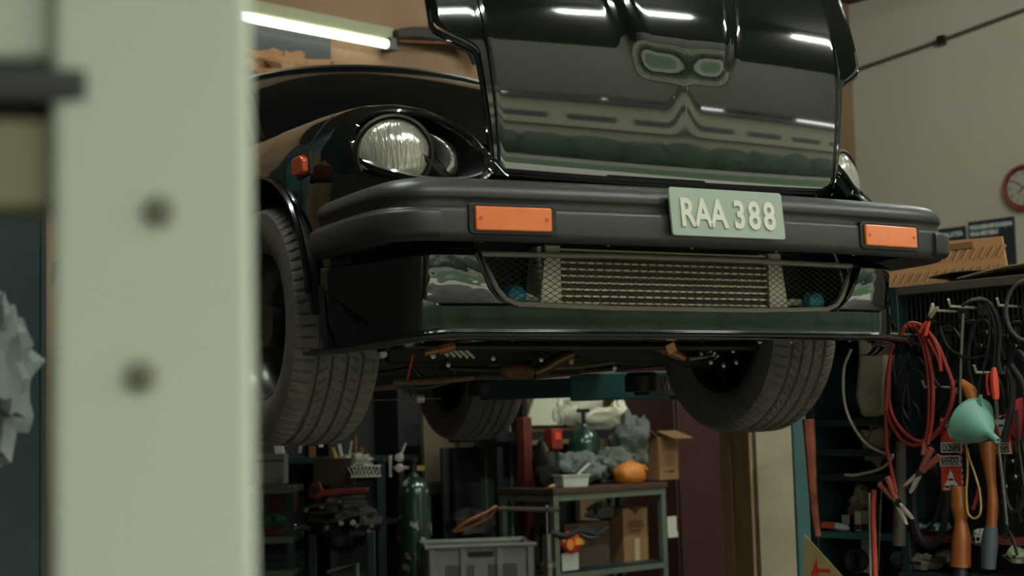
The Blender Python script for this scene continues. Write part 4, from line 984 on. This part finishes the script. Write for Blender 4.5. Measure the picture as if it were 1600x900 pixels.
# ================================================================ the tool rack on the right
RX0 = at(1500, 651, 4.5).x                     # plane of the rack's face
def rk(px, py, d=0.0): return on(px, py, 'x', RX0-d)
ytl, ytr = rk(1258, 651).y, rk(1680, 651).y
zt = rk(1500, 438).z; zb_ = 0
rack = thing('tool_rack', 'dark steel tool rack with barred top rail and shelves at one end', 'rack', (RX0, ytl, 0), -PI/2)
LR = ytl-ytr                                   # local x runs to the right in the picture, y into the rack
ysh = ytl-rk(1398, 651).y
MB().b2((0, .30, 0), (LR, .34, zt)).build('back_panel', mat('rack_back', (30, 34, 34), .7), rack)
MB().b2((ysh+.02, .10, 0), (LR, .12, zt-.03)).build('tool_panel', mat('rack_panel', (24, 27, 27), .6), rack)
for x in (0.0, ysh, LR-.03): MB().b2((x, .0, 0), (x+.03, .3, zt)).build('upright', dteal, rack, bevel=.003)
MB().b2((0, 0, zt-.028), (LR, .34, zt)).build('top_board', mat('rack_top', (66, 56, 46), .7, var=.4), rack, bevel=.003)
MB().b2((ysh, .045, zt-.12), (LR, .055, zt-.112)).build('rail_bar', dsteel, rack)
nb = 0; x = ysh+.03
while x < LR-.02:
    MB().cyl((x, .05, zt-.20), (x, .05, zt-.025), .0028, n=6).build('rail_rod', dsteel, rack); x += .016
for py in (655, 702, 741, 832):
    z = rk(1330, py).z; MB().b2((.03, .01, z-.022), (ysh, .30, z)).build('shelf', teal if py > 800 else dteal, rack, bevel=.002)
def hook(px, py, L=.10, d=.0):
    p = rk(px, py, 0); t = thing('wall_hook', 'pale bent wire hook on the rack, %s' % HN[len(HK)], 'hook', (RX0+.10, p.y, p.z), 0, 'hooks on the tool rack'); HK.append(t)
    MB().tube([(0, 0, 0), (-.10-L, 0, .0), (-.11-L, 0, .02)], .004, 6).build('wire', alu, t); MB().b2((-.002, -.012, -.02), (.002, .012, .02)).build('plate', alu, t)
    return Vector((RX0-L, p.y, p.z))
HK = []; HN = ['holding the red jumper leads', 'above the black cable loops', 'beside the black cable loops', 'holding the red pliers', 'inside the jumper lead coil', 'at the frame edge', 'under the barred rail']
D1 = .07
h1 = hook(1405, 522, .08); h2 = hook(1478, 486, .06); h3 = hook(1508, 480, .08); h4 = hook(1548, 582, .08); h5 = hook(1462, 605, .06); h6 = hook(1575, 478, .05)
def poly(name, pts, r, m, label, cat, d=D1, n=40, grp=None, parent=None, rs=None):
    o = MB().tube(cr([rk(a, b, d+(c[0] if c else 0)) for a, b, *c in pts], n), rs or r, 8).build(name, m, parent, world=bool(parent))
    if not parent: tag(o, label, cat, grp)
    return o
# red jumper leads
jl = thing('jumper_leads', 'coil of red jumper leads with metal clamps on the rack', 'jumper leads', rk(1405, 522, D1), 0)
loops = [
 [(1412,512), (1395,545), (1385,600), (1388,650), (1410,688), (1440,694), (1470,670), (1487,625), (1484,585), (1470,555), (1452,525), (1430,505), (1412,512)],
 [(1416,508), (1400,540), (1388,590), (1393,645), (1418,680), (1446,688), (1478,655), (1490,610), (1478,570), (1463,535), (1442,510), (1425,505), (1416,508)],
 [(1420,508), (1435,520), (1447,560), (1452,610), (1451,660), (1446,690)],
 [(1428,508), (1442,525), (1453,565), (1458,610), (1456,660), (1450,694)],
 [(1432,505), (1452,520), (1466,548), (1470,580), (1466,560), (1450,530)],
 [(1415,510), (1398,540), (1390,570), (1386,610), (1384,640)]]
for i, L in enumerate(loops):
    MB().tube(cr([rk(a, b, D1+.004*i) for a, b in L], 60), .0056, 8).build('cable', redr, jl, world=True)
def clamp(px, py, ang, ln=.20, d=D1+.03, hcol=redr, par=jl):
    # ang: direction of the jaws in the picture, radians from straight down, positive to the right
    c = rk(px, py, d); T = Matrix.Translation(c) @ Matrix.Rotation(-PI/2, 4, 'Z') @ Matrix.Rotation(-ang, 4, 'Y')
    s = ln/.2
    for k in (-1, 1):
        T2 = T @ Matrix.Rotation(k*.20, 4, 'Y')
        m = MB(T2); m.prism([(-.008*s, .01*s), (.008*s, .01*s), (.006*s, -.055*s), (.002*s, -.075*s), (-.004*s, -.07*s)], -.006, .006)
        m.build('clamp_jaw', alu, par, world=True, bevel=.001)
        T3 = T @ Matrix.Rotation(-k*.22, 4, 'Y')
        m = MB(T3); m.tube([(0, 0, .005*s), (0, 0, .03*s), (0, 0, .085*s)], [.009*s, .011*s, .010*s], 8); m.build('clamp_grip', hcol, par, world=True)
    m = MB(T); m.lathe([(.012*s, -.008), (.012*s, .008)], 12, (0, 0, 0), RXF); m.build('clamp_spring', steel, par, world=True)
gripm = mat('brown_grip', (140, 72, 54), .6)
clamp(1438, 738, -.75, .19, hcol=gripm); clamp(1402, 785, .62, .19, hcol=gripm)
MB().tube(cr([rk(1446, 688, D1), rk(1443, 712, D1+.02)], 4), .009, 8).build('cable_sleeve', gripm, jl, world=True)
MB().tube(cr([rk(1384, 640, D1), rk(1386, 700, D1), rk(1394, 740, D1+.02), rk(1400, 770, D1+.03)], 14), .006, 8).build('cable', redr, jl, world=True)
clamp(1452, 498, 2.6, .12, hcol=oredp)
# khaki bag/gloves hanging
kb = MB(); pts = [(1343,500), (1385,488), (1392,530), (1390,600), (1388,648), (1350,652), (1340,620), (1345,560)]
c = rk(1365, 570, .02)
kb.prism([(-(rk(a, b, .02).y-c.y), rk(a, b, .02).z-c.z) for a, b in pts], -.02, .02)
kt = thing('cloth_bag', 'limp khaki cloth bag hanging by the front tyre', 'bag', c, -PI/2); kb.build('cloth', khaki, kt, bevel=.015, seg=3); MB().tube(ring((-.03, -.025, .10), .014, 14, RXF), .004, 6, closed=True).build('eyelet', blackm, kt)
poly('white_cable', [(1330,546), (1318,580), (1322,640), (1350,690), (1385,710), (1395,712), (1380,730), (1340,742), (1320,742)], .0045, mat('grey_cable', (150, 144, 126), .5), 'pale grey cable hanging in a long loop beside the tyre', 'cable', .05)
# black cable bundles
for i, (pts, r, lab) in enumerate((
  ([(1503,478), (1525,468), (1545,490), (1546,530), (1538,570), (1530,600), (1528,640)], .005, 'black cable draped over the hooks and hanging long'),
  ([(1510,474), (1535,468), (1553,500), (1556,540), (1553,580), (1560,600)], .006, 'second black cable over the hooks, nearer the frame edge'),
  ([(1516,470), (1545,472), (1562,510), (1560,560), (1564,585)], .006, 'third black cable over the hooks, outermost'),
  ([(1505,490), (1503,530), (1501,580), (1500,640), (1499,680)], .004, 'straight thin cable hanging beside the mint funnel'),
  ([(1468,510), (1480,540), (1500,555), (1520,560), (1540,555)], .004, 'slack thin black cable across the rack face'),
  ([(1575,575), (1582,600), (1580,640), (1570,680), (1566,690)], .010, 'thick black belt hanging beside the pink disc'),
  ([(1580,570), (1598,600), (1604,640), (1600,690)], .008, 'black belt crossing the pink disc at the frame edge'),
  ([(1588,640), (1592,700), (1600,760)], .004, 'thin black cord below the pink disc'),
  ([(1395,560), (1400,600), (1410,590)], .004, 'short grey wire inside the red coil'))):
    poly('hanging_cable', pts, r, blackrub if i != 3 else mat('grey_wire', (110, 104, 92), .5), lab, 'cable', .045+.004*i, grp='cables on the rack')
m = MB(); m.tube([rk(1606+34*math.cos(a), 485+47*math.sin(a), .06) for a in [2*PI*i/40 for i in range(40)]], .0055, 8, closed=True); tag(m.build('cable_ring', mat('grey_hose', (70, 66, 60), .4), None), 'round grey-black hose ring at the frame edge near the top', 'hose')
for i in range(3):
    m = MB(); m.tube([rk(1430+26*math.cos(a)*(1-.1*i), 600+20*i+62*math.sin(a), .02) for a in [2*PI*k/30 for k in range(30)]], .006, 6, closed=True)
    tag(m.build('black_hose_coil', blackrub, None), 'black hose coil behind the red leads, %s loop' % ('upper middle lower'.split()[i]), 'hose', 'hose coils behind the leads')
for i, (cx, cy, rx, ry, r, d) in enumerate(((1440, 760, 30, 70, .006, .0), (1452, 790, 26, 62, .012, .02), (1400, 640, 20, 60, .005, .01), (1425, 700, 16, 70, .007, .0), (1535, 560, 22, 60, .006, .01), (1550, 640, 18, 55, .007, .0), (1590, 600, 16, 50, .009, .02), (1480, 560, 26, 50, .005, .0), (1585, 740, 18, 60, .008, .01), (1525, 740, 26, 60, .004, .0))):
    m = MB(); m.tube([rk(cx+rx*math.cos(a), cy+ry*math.sin(a), d) for a in [2*PI*k/36 for k in range(36)]], r, 6, closed=True)
    tag(m.build('drive_belt', blackrub, None), 'black drive belt loop hung on the rack, %s from the shelves' % ('fourth sixth first third tenth second eighth fifth ninth seventh'.split()[i]), 'belt', 'drive belts on the rack')
for i, (px, py, w_, h, mm) in enumerate(((1472, 830, 18, 40, dsteel), (1420, 560, 14, 30, blackm), (1520, 520, 22, 34, dsteel), (1588, 520, 20, 30, blackm), (1585, 690, 16, 30, steel), (1480, 530, 20, 26, dsteel), (1565, 545, 26, 36, blackm), (1438, 720, 12, 60, dsteel), (1590, 790, 20, 50, dsteel), (1520, 690, 12, 40, dsteel))):
    p = rk(px, py, -.04); s_ = 4.5/FPX; t = thing('hanging_tool', 'dark hand tool hung on the rack panel, %s of the dark ones' % ('first second third fourth fifth sixth seventh eighth ninth tenth'.split()[i]), 'tool', p, -PI/2, 'dark tools on the rack panel')
    MB().tube([(0, 0, h*s_/2), (0, 0, 0), (w_*s_*.2, 0, -h*s_/2)], [.006, .009, .007], 8).build('handle', mm, t); MB().box((0, 0, h*s_/2), (w_*s_*1.2, .02, .014)).build('head', dsteel, t, bevel=.003)
# belt packets
def packet(px, pyt, pyb, wpx, label, rev, d=.05):
    a, b = rk(px, pyt, d), rk(px, pyb, d); h = a.z-b.z; w_ = abs(rk(px+wpx/2, pyt, d).y-rk(px-wpx/2, pyt, d).y)
    t = thing('belt_packet', label, 'packet', b, -PI/2, 'belt packets on the rack')
    MB().b2((-w_/2, 0, 0), (w_/2, .012, h)).build('sleeve', mat('packet_red', (178, 56, 46), .4), t, bevel=.002)
    z1 = h*.66 if not rev else 0
    z0_, z1_ = (h*.70, h*.98) if not rev else (h*.02, h*.30)
    MB().b2((-w_/2, -.0012, z0_), (w_/2, 0, z1_)).build('label', white, t)
    for z in (z0_+h*.045, z1_-h*.045): MB().b2((-w_*.42, -.002, z-h*.012), (w_*.46, -.001, z+h*.012)).build('stripe', ink, t)
    Rr = RXF if not rev else RXF @ Matrix.Rotation(PI, 3, 'Z')
    o = text_part('lettering', 'BANDO', .02, ink, t, (0, -.0016, (z0_+z1_)/2), Rr, .0003, bold=.0006)
    bb = max(v.co.x for v in o.data.vertices)-min(v.co.x for v in o.data.vertices); o.matrix_basis = o.matrix_basis @ Matrix.Diagonal((w_*.86/bb, 1.1, 1, 1))
    zz = [(-w_*.38, h*.04), (w_*.44, h*.04), (w_*.30, h*.22), (w_*.16, h*.30), (w_*.10, h*.46), (0, h*.60), (-w_*.10, h*.46), (-w_*.16, h*.30), (-w_*.28, h*.22)]
    if rev: zz = [(-x, h-z) for x, z in zz]
    MB().prism(zz, -.0014, 0).build('print_flame', white, t)
    for q, (dx, dz) in enumerate(((-.2, .10), (.05, .12), (.2, .09), (0, .30))):
        MB().b2((w_*dx-.006, -.0024, h*dz if not rev else h*(1-dz)), (w_*dx+.008, -.0013, (h*dz if not rev else h*(1-dz))+.006)).build('handwriting', ink, t)
    return t
packet(1487, 652, 708, 33, 'red and white belt packet hung upside down left of the funnel', True)
packet(1487, 711, 768, 32, 'red and white belt packet hung upright below the other', False)
packet(1566, 648, 710, 27, 'red and white belt packet behind the funnel spout', True, .03)
ps = thing('black_white_strip', 'narrow black and white printed strip beside the belt packets', 'strip', rk(1504, 768, .045), -PI/2)
hh = rk(1504, 690, .045).z-rk(1504, 768, .045).z
MB().b2((-.004, 0, 0), (.008, .006, hh)).build('strip', blackm, ps)
for q in range(8): MB().b2((-.001, -.001, hh*(.03+.12*q)), (.004, 0, hh*(.10+.12*q))).build('print', white, ps)
# mint funnel: cone seen side on, hanging by its rim tab, spout to the lower right
fa = rk(1526, 664, .10); T = Matrix.Translation(fa) @ Matrix.Rotation(-PI/2, 4, 'Z')
fn_ = thing('funnel', 'mint green plastic funnel hanging on the rack, spout to one side', 'funnel', fa, -PI/2)
ax = Vector((.80, -.35, -.42)).normalized(); Rf = ax.to_track_quat('Z', 'Y').to_matrix()
MB().lathe([(q*.76, w*.76) for q, w in ((.086, -.045), (.090, -.040), (.090, -.028), (.080, -.015), (.062, .02), (.045, .045), (.026, .068), (.016, .078), (.012, .095), (.009, .135))], 36, (0, 0, 0), Rf, cap=False).build('cone', mint, fn_, thick=.003)
MB().tube(ring(Rf @ Vector((0, 0, -.026)), .0695, 36, Rf), .0035, 6, closed=True).build('rim', mint, fn_)
MB().prism([(-.006, .045), (.026, .052), (.026, .085), (.020, .085)], -.012, -.006).build('hang_tab', mint, fn_)
# wooden handles
def handle(name, pts, rs, m, label, cat, d=.06, grip=None, gm=None, grp=None):
    t = thing(name, label, cat, rk(*pts[-1], d), 0, grp)
    P = cr([rk(a, b, d) for a, b in pts], 20); R = [interp(i/20, [k/(len(rs)-1) for k in range(len(rs))], rs) for i in range(21)]
    MB().tube(P, R, 12).build('handle', m, t, world=True, smooth=60)
    if grip:
        MB().tube(cr([rk(a, b, d+.002) for a, b in grip], 10), [interp(i/10, [0, .2, .5, 1], [.017, .021, .024, .020]) for i in range(11)], 12).build('grip', gm, t, world=True)
    return t
handle('mallet', [(1497,760), (1500,800), (1502,830), (1501,885)], [.022, .026, .017, .027, .030], wood, 'varnished wooden mallet handle beside the yellow rope', 'mallet', .06, [(1501,884), (1501,915)], blackrub, 'wooden handled tools')
handle('hammer', [(1541,690), (1546,730), (1551,780), (1549,826)], [.026, .020, .013, .016, .015], wood, 'orange wooden hammer handle with blue-grey rubber grip under the funnel', 'hammer', .055, [(1549,822), (1546,850), (1544,888)], mat('blue_grey_rubber', (64, 76, 82), .7), 'wooden handled tools')
handle('pry_bar', [(1408,690), (1406,760), (1405,852)], [.016, .019, .020], gwood, 'grey weathered club handle hanging under the clamps', 'handle', .03, None, None, 'wooden handled tools')
handle('brush', [(1502,596), (1516,612), (1524,632)], [.010, .020, .022], orange, 'orange brush handle behind the black cables', 'brush', .03, None, None)
# screwdriver / pliers
sd = thing('red_pliers', 'bright orange-red handled pliers on a hook above the funnel', 'pliers', rk(1552, 600, .09), 0)
MB().tube([rk(1553, 574, .09), rk(1553, 590, .09), rk(1555, 612, .09), rk(1556, 624, .09)], [.006, .012, .012, .008], 10).build('handle', oredp, sd, world=True)
MB().tube(cr([rk(1543, 582, .085), rk(1542, 600, .085), rk(1545, 618, .085)], 8), .004, 8).build('second_handle', oredp, sd, world=True)
MB().tube([rk(1556, 620, .085), rk(1559, 655, .08)], .005, 8).build('shaft', steel, sd, world=True)
# rope loop, rods, pink disc
poly('rope_loop', [(1509,690), (1512,730), (1510,770), (1512,800), (1522,810), (1532,800), (1531,770), (1523,740), (1514,715), (1511,700)], .0032, yrope, 'yellow twisted rope loop hanging under the funnel', 'rope', .075)
poly('steel_rod', [(1559,690), (1567,760), (1573,820)], .0045, steel, 'long steel rod hanging beside the hammer grip', 'rod', .06)
poly('red_tool', [(1530,762), (1524,785), (1520,796)], .006, redp, 'small red handled tool inside the rope loop', 'tool', .07)
poly('steel_linkage', [(1573,815), (1572,840), (1568,835), (1576,830), (1585,850), (1590,868)], .005, dsteel, 'grey metal linkage hanging near the hammer grip', 'linkage', .05)
pd = thing('pink_disc', 'pink-red plastic disc at the frame edge behind black belts', 'disc', rk(1608, 655, .02), -PI/2)
MB().lathe([(.062, 0), (.062, .02), (.05, .028), (0, .03)], 36, (0, 0, 0), RXF).build('disc', pinkred, pd); MB().tube(ring((0, -.02, 0), .05, 30, RXF), .003, 6, closed=True).build('ridge', pinkred, pd)
# red strap and white rod
poly('red_strap', [(1366,765), (1364,800), (1366,850), (1368,905)], .008, mat('red_strap', (196, 78, 58), .6), 'red-orange strap hanging to the shelf bottom', 'strap', .07)
poly('white_rod', [(1359,770), (1360,850), (1361,905)], .004, white, 'thin white rod beside the red-orange strap', 'rod', .07)
poly('thin_rod', [(1378,752), (1375,820), (1372,890)], .003, steel, 'thin steel rod hanging left of the grey club handle', 'rod', .05)
poly('orange_cloth_strip', [(1263,655), (1266,700), (1268,740), (1272,790), (1278,838)], .02, mat('stained_orange_cloth', (206, 116, 84), .9, var=.8, scale=12, rgb2=(60, 36, 30)), 'stained orange cloth strip hanging beside the teal lift column', 'cloth', .03, rs=[.020-.010*i/40 for i in range(41)])
# small hand tools hanging on the dark panel: rows of spanners and sockets
for i in range(26):
    px = 1412+7.4*i+random.uniform(-2, 2); py = 512+random.choice((0, 30, 66, 120, 190, 250))+random.uniform(-8, 8); L = random.uniform(16, 40); a = random.uniform(-4, 4)
    p, q = rk(px, py, -.085), rk(px+a, py+L, -.085)
    t = thing('spanner', 'small dull spanner on the dark rack panel, %s counting away from the shelves' % ORD[i], 'spanner', q, 0, 'small spanners on the rack panel')
    MB().tube([p, q], .0032, 6).build('shank', dsteel if i % 3 else steel, t, world=True)
    MB().lathe([(.004, -.003), (.008, -.003), (.008, .003), (.004, .003), (.004, -.003)], 10, p, RXW, cap=False).build('ring_end', dsteel if i % 3 else steel, t, world=True)
for i, (px, py) in enumerate(sorted(((1420, 498), (1445, 520), (1465, 505), (1530, 505), (1545, 520), (1536, 540), (1558, 560), (1590, 540), (1585, 720), (1590, 745), (1575, 760)))):
    p = rk(px, py, -.07); t = thing('socket', 'steel socket clipped to the dark rack panel, %s counting from the shelves' % ORD[i], 'socket', p, -PI/2, 'sockets on the rack panel')
    MB().lathe([(.005, .0), (.010, 0), (.010, .02), (.007, .024), (.007, .036)], 10, (0, 0, 0), RXF).build('body', steel, t); MB().lathe([(.004, .0), (.004, .04)], 6, (0, 0, 0), RXF).build('peg', dsteel, t)
# shelf contents (left bay)
def onsh(px, py, dy=.10):
    p = rk(px, 700, -dy); return Vector((p.x, p.y, rk(1330, py).z))
for i, (px, py, r, h, m, cap, lab) in enumerate(((1292, 832, .017, .075, mat('brown_bottle', (92, 46, 30), .4), white, 'small brown bottle with white cap on the teal shelf'), (1312, 832, .018, .085, mat('grey_bottle', (120, 122, 114), .4), white, 'pale grey bottle with white cap beside the brown one'), (1302, 832, .016, .06, white, redp, 'short white bottle with red band on the teal shelf'), (1330, 832, .016, .05, blackm, dsteel, 'stubby black can on the teal shelf'))):
    t = thing('bottle', lab, 'bottle', onsh(px, py, .16+.03*(i % 2)), 0, 'bottles on the teal shelf')
    MB().lathe([(r, 0), (r, h*.7), (r*.5, h*.85), (r*.5, h)], 16).build('body', m, t); MB().lathe([(r*.6, h), (r*.6, h+.014)], 12).build('cap', cap, t); MB().lathe([(r+.0006, h*.2), (r+.0006, h*.5)], 16, cap=False).build('label', white, t)
for i, (px, w_, h, m, lab) in enumerate(((1320, .05, .05, mat('pale_blue_carton', (130, 150, 146), .6), 'pale blue carton in front of the bottles'), (1335, .022, .062, white, 'slim white carton with red edge on the teal shelf'), (1346, .022, .065, mat('tan_carton', (150, 130, 100), .7), 'slim tan carton at the shelf end'), (1326, .02, .055, redp, 'slim red carton on the teal shelf'))):
    t = thing('small_carton', lab, 'box', onsh(px, 832, .05), -PI/2, 'small cartons on the teal shelf')
    MB().b2((-w_/2, 0, 0), (w_/2, .05, h)).build('body', m, t, bevel=.001); MB().b2((-w_/2, -.001, h*.1), (w_/2, 0, h*.35)).build('print', redp if m is white else ink, t)
t = thing('sealant_tube', 'orange and white tube lying on the front of the teal shelf', 'tube', onsh(1298, 832, .03)+Vector((0, 0, .014)), -PI/2)
MB().cyl((-.045, 0, .004), (.01, 0, .002), .012, n=12).build('body', mat('tube_orange', (206, 96, 64), .5), t); MB().tube([(.01, 0, .002), (.045, 0, -.004), (.055, 0, -.004)], [.012, .011, .004], 12).build('sleeve', white, t)
p = onsh(1345, 832, .12); m = MB(); m.blob((p.x, p.y, p.z+.06), (.09, .10, .13), seed=81, amp=.5, n=28); tag(m.build('grey_rag', khaki, None, smooth=40), 'grey rag stuffed on the teal shelf behind the cartons', 'cloth')
p = rk(1370, 690, -.06); m = MB(); m.blob((p.x, p.y, p.z), (.06, .10, .12), seed=83, amp=.5, n=24, flatb=False); tag(m.build('hanging_rag', khaki, None), 'dull grey rag hanging inside the pale cable loop', 'cloth')
t = thing('card_sign', 'tan card with red emblem leaning on the rack foot', 'card', rk(1290, 900, .05), -PI/2)
MB().prism([(-.085, -.02), (.085, -.02), (-.075, .125)], 0, .006).build('card', mat('tan_card', (190, 166, 116), .7), t); MB().prism([(-.055, .0), (-.025, .0), (-.03, .055)], -.0015, 0).build('emblem', oredp, t); MB().b2((-.03, -.0015, .01), (.02, 0, .022)).build('print', oredp, t)
t = thing('black_coil', 'black coiled hose under the teal shelf', 'hose', rk(1336, 876, -.02), -PI/2)
for i in range(3): MB().tube(ring((0, .012*i, 0), .034-.003*i, 24, RXF), .007, 8, closed=True).build('loop', blackrub, t)
tag(MB(Matrix.Translation(rk(1352, 870, -.06)) @ Matrix.Rotation(-PI/2, 4, 'Z') @ Matrix.Rotation(.15, 4, 'Y')).b2((-.02, 0, -.05), (.025, .01, .06)).build('white_plate', mat('pale_plastic', (150, 142, 122), .6), None, bevel=.004), 'pale plastic plate standing behind the black coil', 'plate')
for i, (px, py, w_, h, m) in enumerate(((1430, 880, .1, .05, khaki), (1400, 875, .07, .06, dteal), (1470, 872, .09, .05, gwood), (1525, 842, .06, .05, white), (1580, 870, .07, .05, mat('pale_green_bag', (124, 130, 100), .8)), (1455, 825, .07, .03, mint), (1420, 828, .06, .03, mat('pale_blue_carton', (130, 150, 146), .6)))):
    p = rk(px, py, .0); t = thing('oddment', 'grimy oddment on the lower rack ledge, %s from the strap' % ('first second third fourth fifth sixth seventh'.split()[i]), 'clutter', p, -PI/2, 'oddments on the rack ledge')
    mm = MB(); mm.blob((0, .04, 0), (w_, .08, h), seed=90+i, amp=.4, n=16); mm.build('body', m, t); MB().b2((-w_*.2, -.002, -.005), (w_*.2, .0, .005)).build('mark', ink, t)
lg = rk(1470, 838, 0).z; MB().b2((ysh, .02, lg-.02), (LR, .12, lg)).build('ledge', mat('ledge_maroon', (110, 52, 48), .6, var=.4), rack)
lg2 = rk(1470, 896, 0).z; MB().b2((ysh, -.02, lg2-.02), (LR, .12, lg2)).build('ledge', dteal, rack)
# on top of the rack: folded cardboard with slits, and flattened cardboard
tp_ = rk(1385, 445, .0)
a, b = on(1388, 446, 'x', RX0+.12), on(1572, 425, 'x', RX0+.12); Lc = a.y-b.y; hc_ = on(1455, 378, 'x', RX0+.12).z-zt
cs = thing('slit_cardboard', 'tan slit cardboard packing sheet standing on the rack top', 'cardboard', (RX0+.12, a.y, zt), -PI/2)
tanc = mat('tan_packing_card', (186, 136, 88), .8, var=.3, scale=8, rgb2=(150, 104, 64))
o = MB().prism([(0, .0), (Lc*1.02, .0), (Lc*.98, hc_*.94), (Lc*.30, hc_), (Lc*.28, hc_*.96), (-.03, hc_*.55)], 0, .008).build('sheet', tanc, cs)
slm = mat('slit_brown', (128, 90, 58), .9)
for i in range(13):
    for j in range(2):
        x = Lc*(.03+.072*i)+.012*(j % 2); z = hc_*(.14+.40*j)
        if x < Lc*.22 and j: continue
        MB(Matrix.Translation((x, -.004, z)) @ Matrix.Rotation(.62, 4, 'Y')).b2((-.0016, .0025, 0), (.0016, .0045, hc_*.26)).build('slit', slm, o)
        MB(Matrix.Translation((x+.004, -.002, z)) @ Matrix.Rotation(.62, 4, 'Y')).b2((.0, 0, 0), (.012, .003, hc_*.30)).build('raised_flap', tanc, o)
MB().b2((Lc*.42, -.004, hc_*.76), (Lc*.74, 0, hc_*.9)).build('hand_slot', slm, o)
a, b = rk(1500, 430, -.02), rk(1700, 425, -.02)
fc = thing('flat_cardboard', 'curled flattened cardboard lying on the rack top', 'cardboard', (RX0+.03, a.y, zt), -PI/2)
def flat(u, v): x = u*.42; return (x, -.03+.2*v, .006+.016*math.sin(PI*u)*(1-v*.3)+.025*u*(1-v)*.6)
MB().grid(flat, 20, 6).build('sheet', mat('grey_tan_card', (128, 108, 82), .85, var=.3), fc, thick=.004)
MB().grid(lambda u, v: (-.10+u*.25, -.02+.12*v, .018+.018*(1-u)*math.sin(2.5*u)), 12, 4).build('torn_layer', dcard, fc, thick=.003)

# ================================================================ pale post in the foreground
pm = mat('pale_green_post', (164, 171, 152), .55, var=.15, scale=3, rgb2=(150, 158, 136))
Zp = .62
pa, pb = at(84, 900, Zp), at(398, 900, Zp)
mid = (pa+pb)/2; wpost = (pb-pa).length
post = thing('steel_post', 'pale green painted steel post, blurred at the front of the bay', 'post', (mid.x, mid.y, 0), -YAW+.20)
MB().b2((-wpost/2, 0, 0), (wpost/2, .07, 2.6)).build('post_body', pm, post, bevel=.004)
for px, py in ((248, 322), (221, 587)):
    q = wm(post).inverted() @ at(px, py, Zp); MB().lathe([(.0065, -.001), (.0065, .0025), (.004, .004), (0, .004)], 12, (q.x, 0, q.z), RXF).build('bolt', mat('dark_bolt', (92, 90, 72), .7), post)  # bolt heads darker than the post paint
MB().b2((-wpost/2-.02, -.03, 0), (wpost/2+.02, .1, .015)).build('base_plate', pm, post)
q = wm(post).inverted() @ at(60, 60, Zp)
kp_ = Zp/.80
MB().b2((-.45, .01, q.z-.004*kp_), (-wpost/2+.002, .05, q.z+.06*kp_)).build('cross_rail', pm, post, bevel=.003)
MB().b2((-.45, -.003, q.z-.030*kp_), (-wpost/2+.019*kp_, .04, q.z-.012*kp_)).build('rail_shadow', mat('rail_shadow_dark', (40, 44, 38), .7), post, bevel=.003)  # dark bar standing for the shadow under the cross rail
MB().b2((-.45, .01, q.z-.085*kp_), (-wpost/2+.002, .04, q.z-.036*kp_)).build('lower_rail', mat('olive_rail', (112, 108, 78), .6), post, bevel=.003)
# things seen beside the post
cl = thing('hanging_overalls', 'blurred grey-white overalls hanging in shade beside the pale post', 'overalls', at(25, 700, 1.9), -YAW)
z_ = at(25, 430, 1.9).z-at(25, 700, 1.9).z
m = MB(); m.blob((-.03, 0, z_*.45), (.10, .09, z_*.9), seed=4, amp=.45, n=30, fr=1.8, flatb=False); m.build('cloth', mat('overall_grey', (120, 126, 118), .9, var=.7, scale=6, rgb2=(40, 56, 58)), cl)
MB().tube([(-.03, 0, z_*.8), (-.03, 0, z_*1.5), (-.3, .02, z_*1.5)], .006, 6).build('hanger', dsteel, cl)
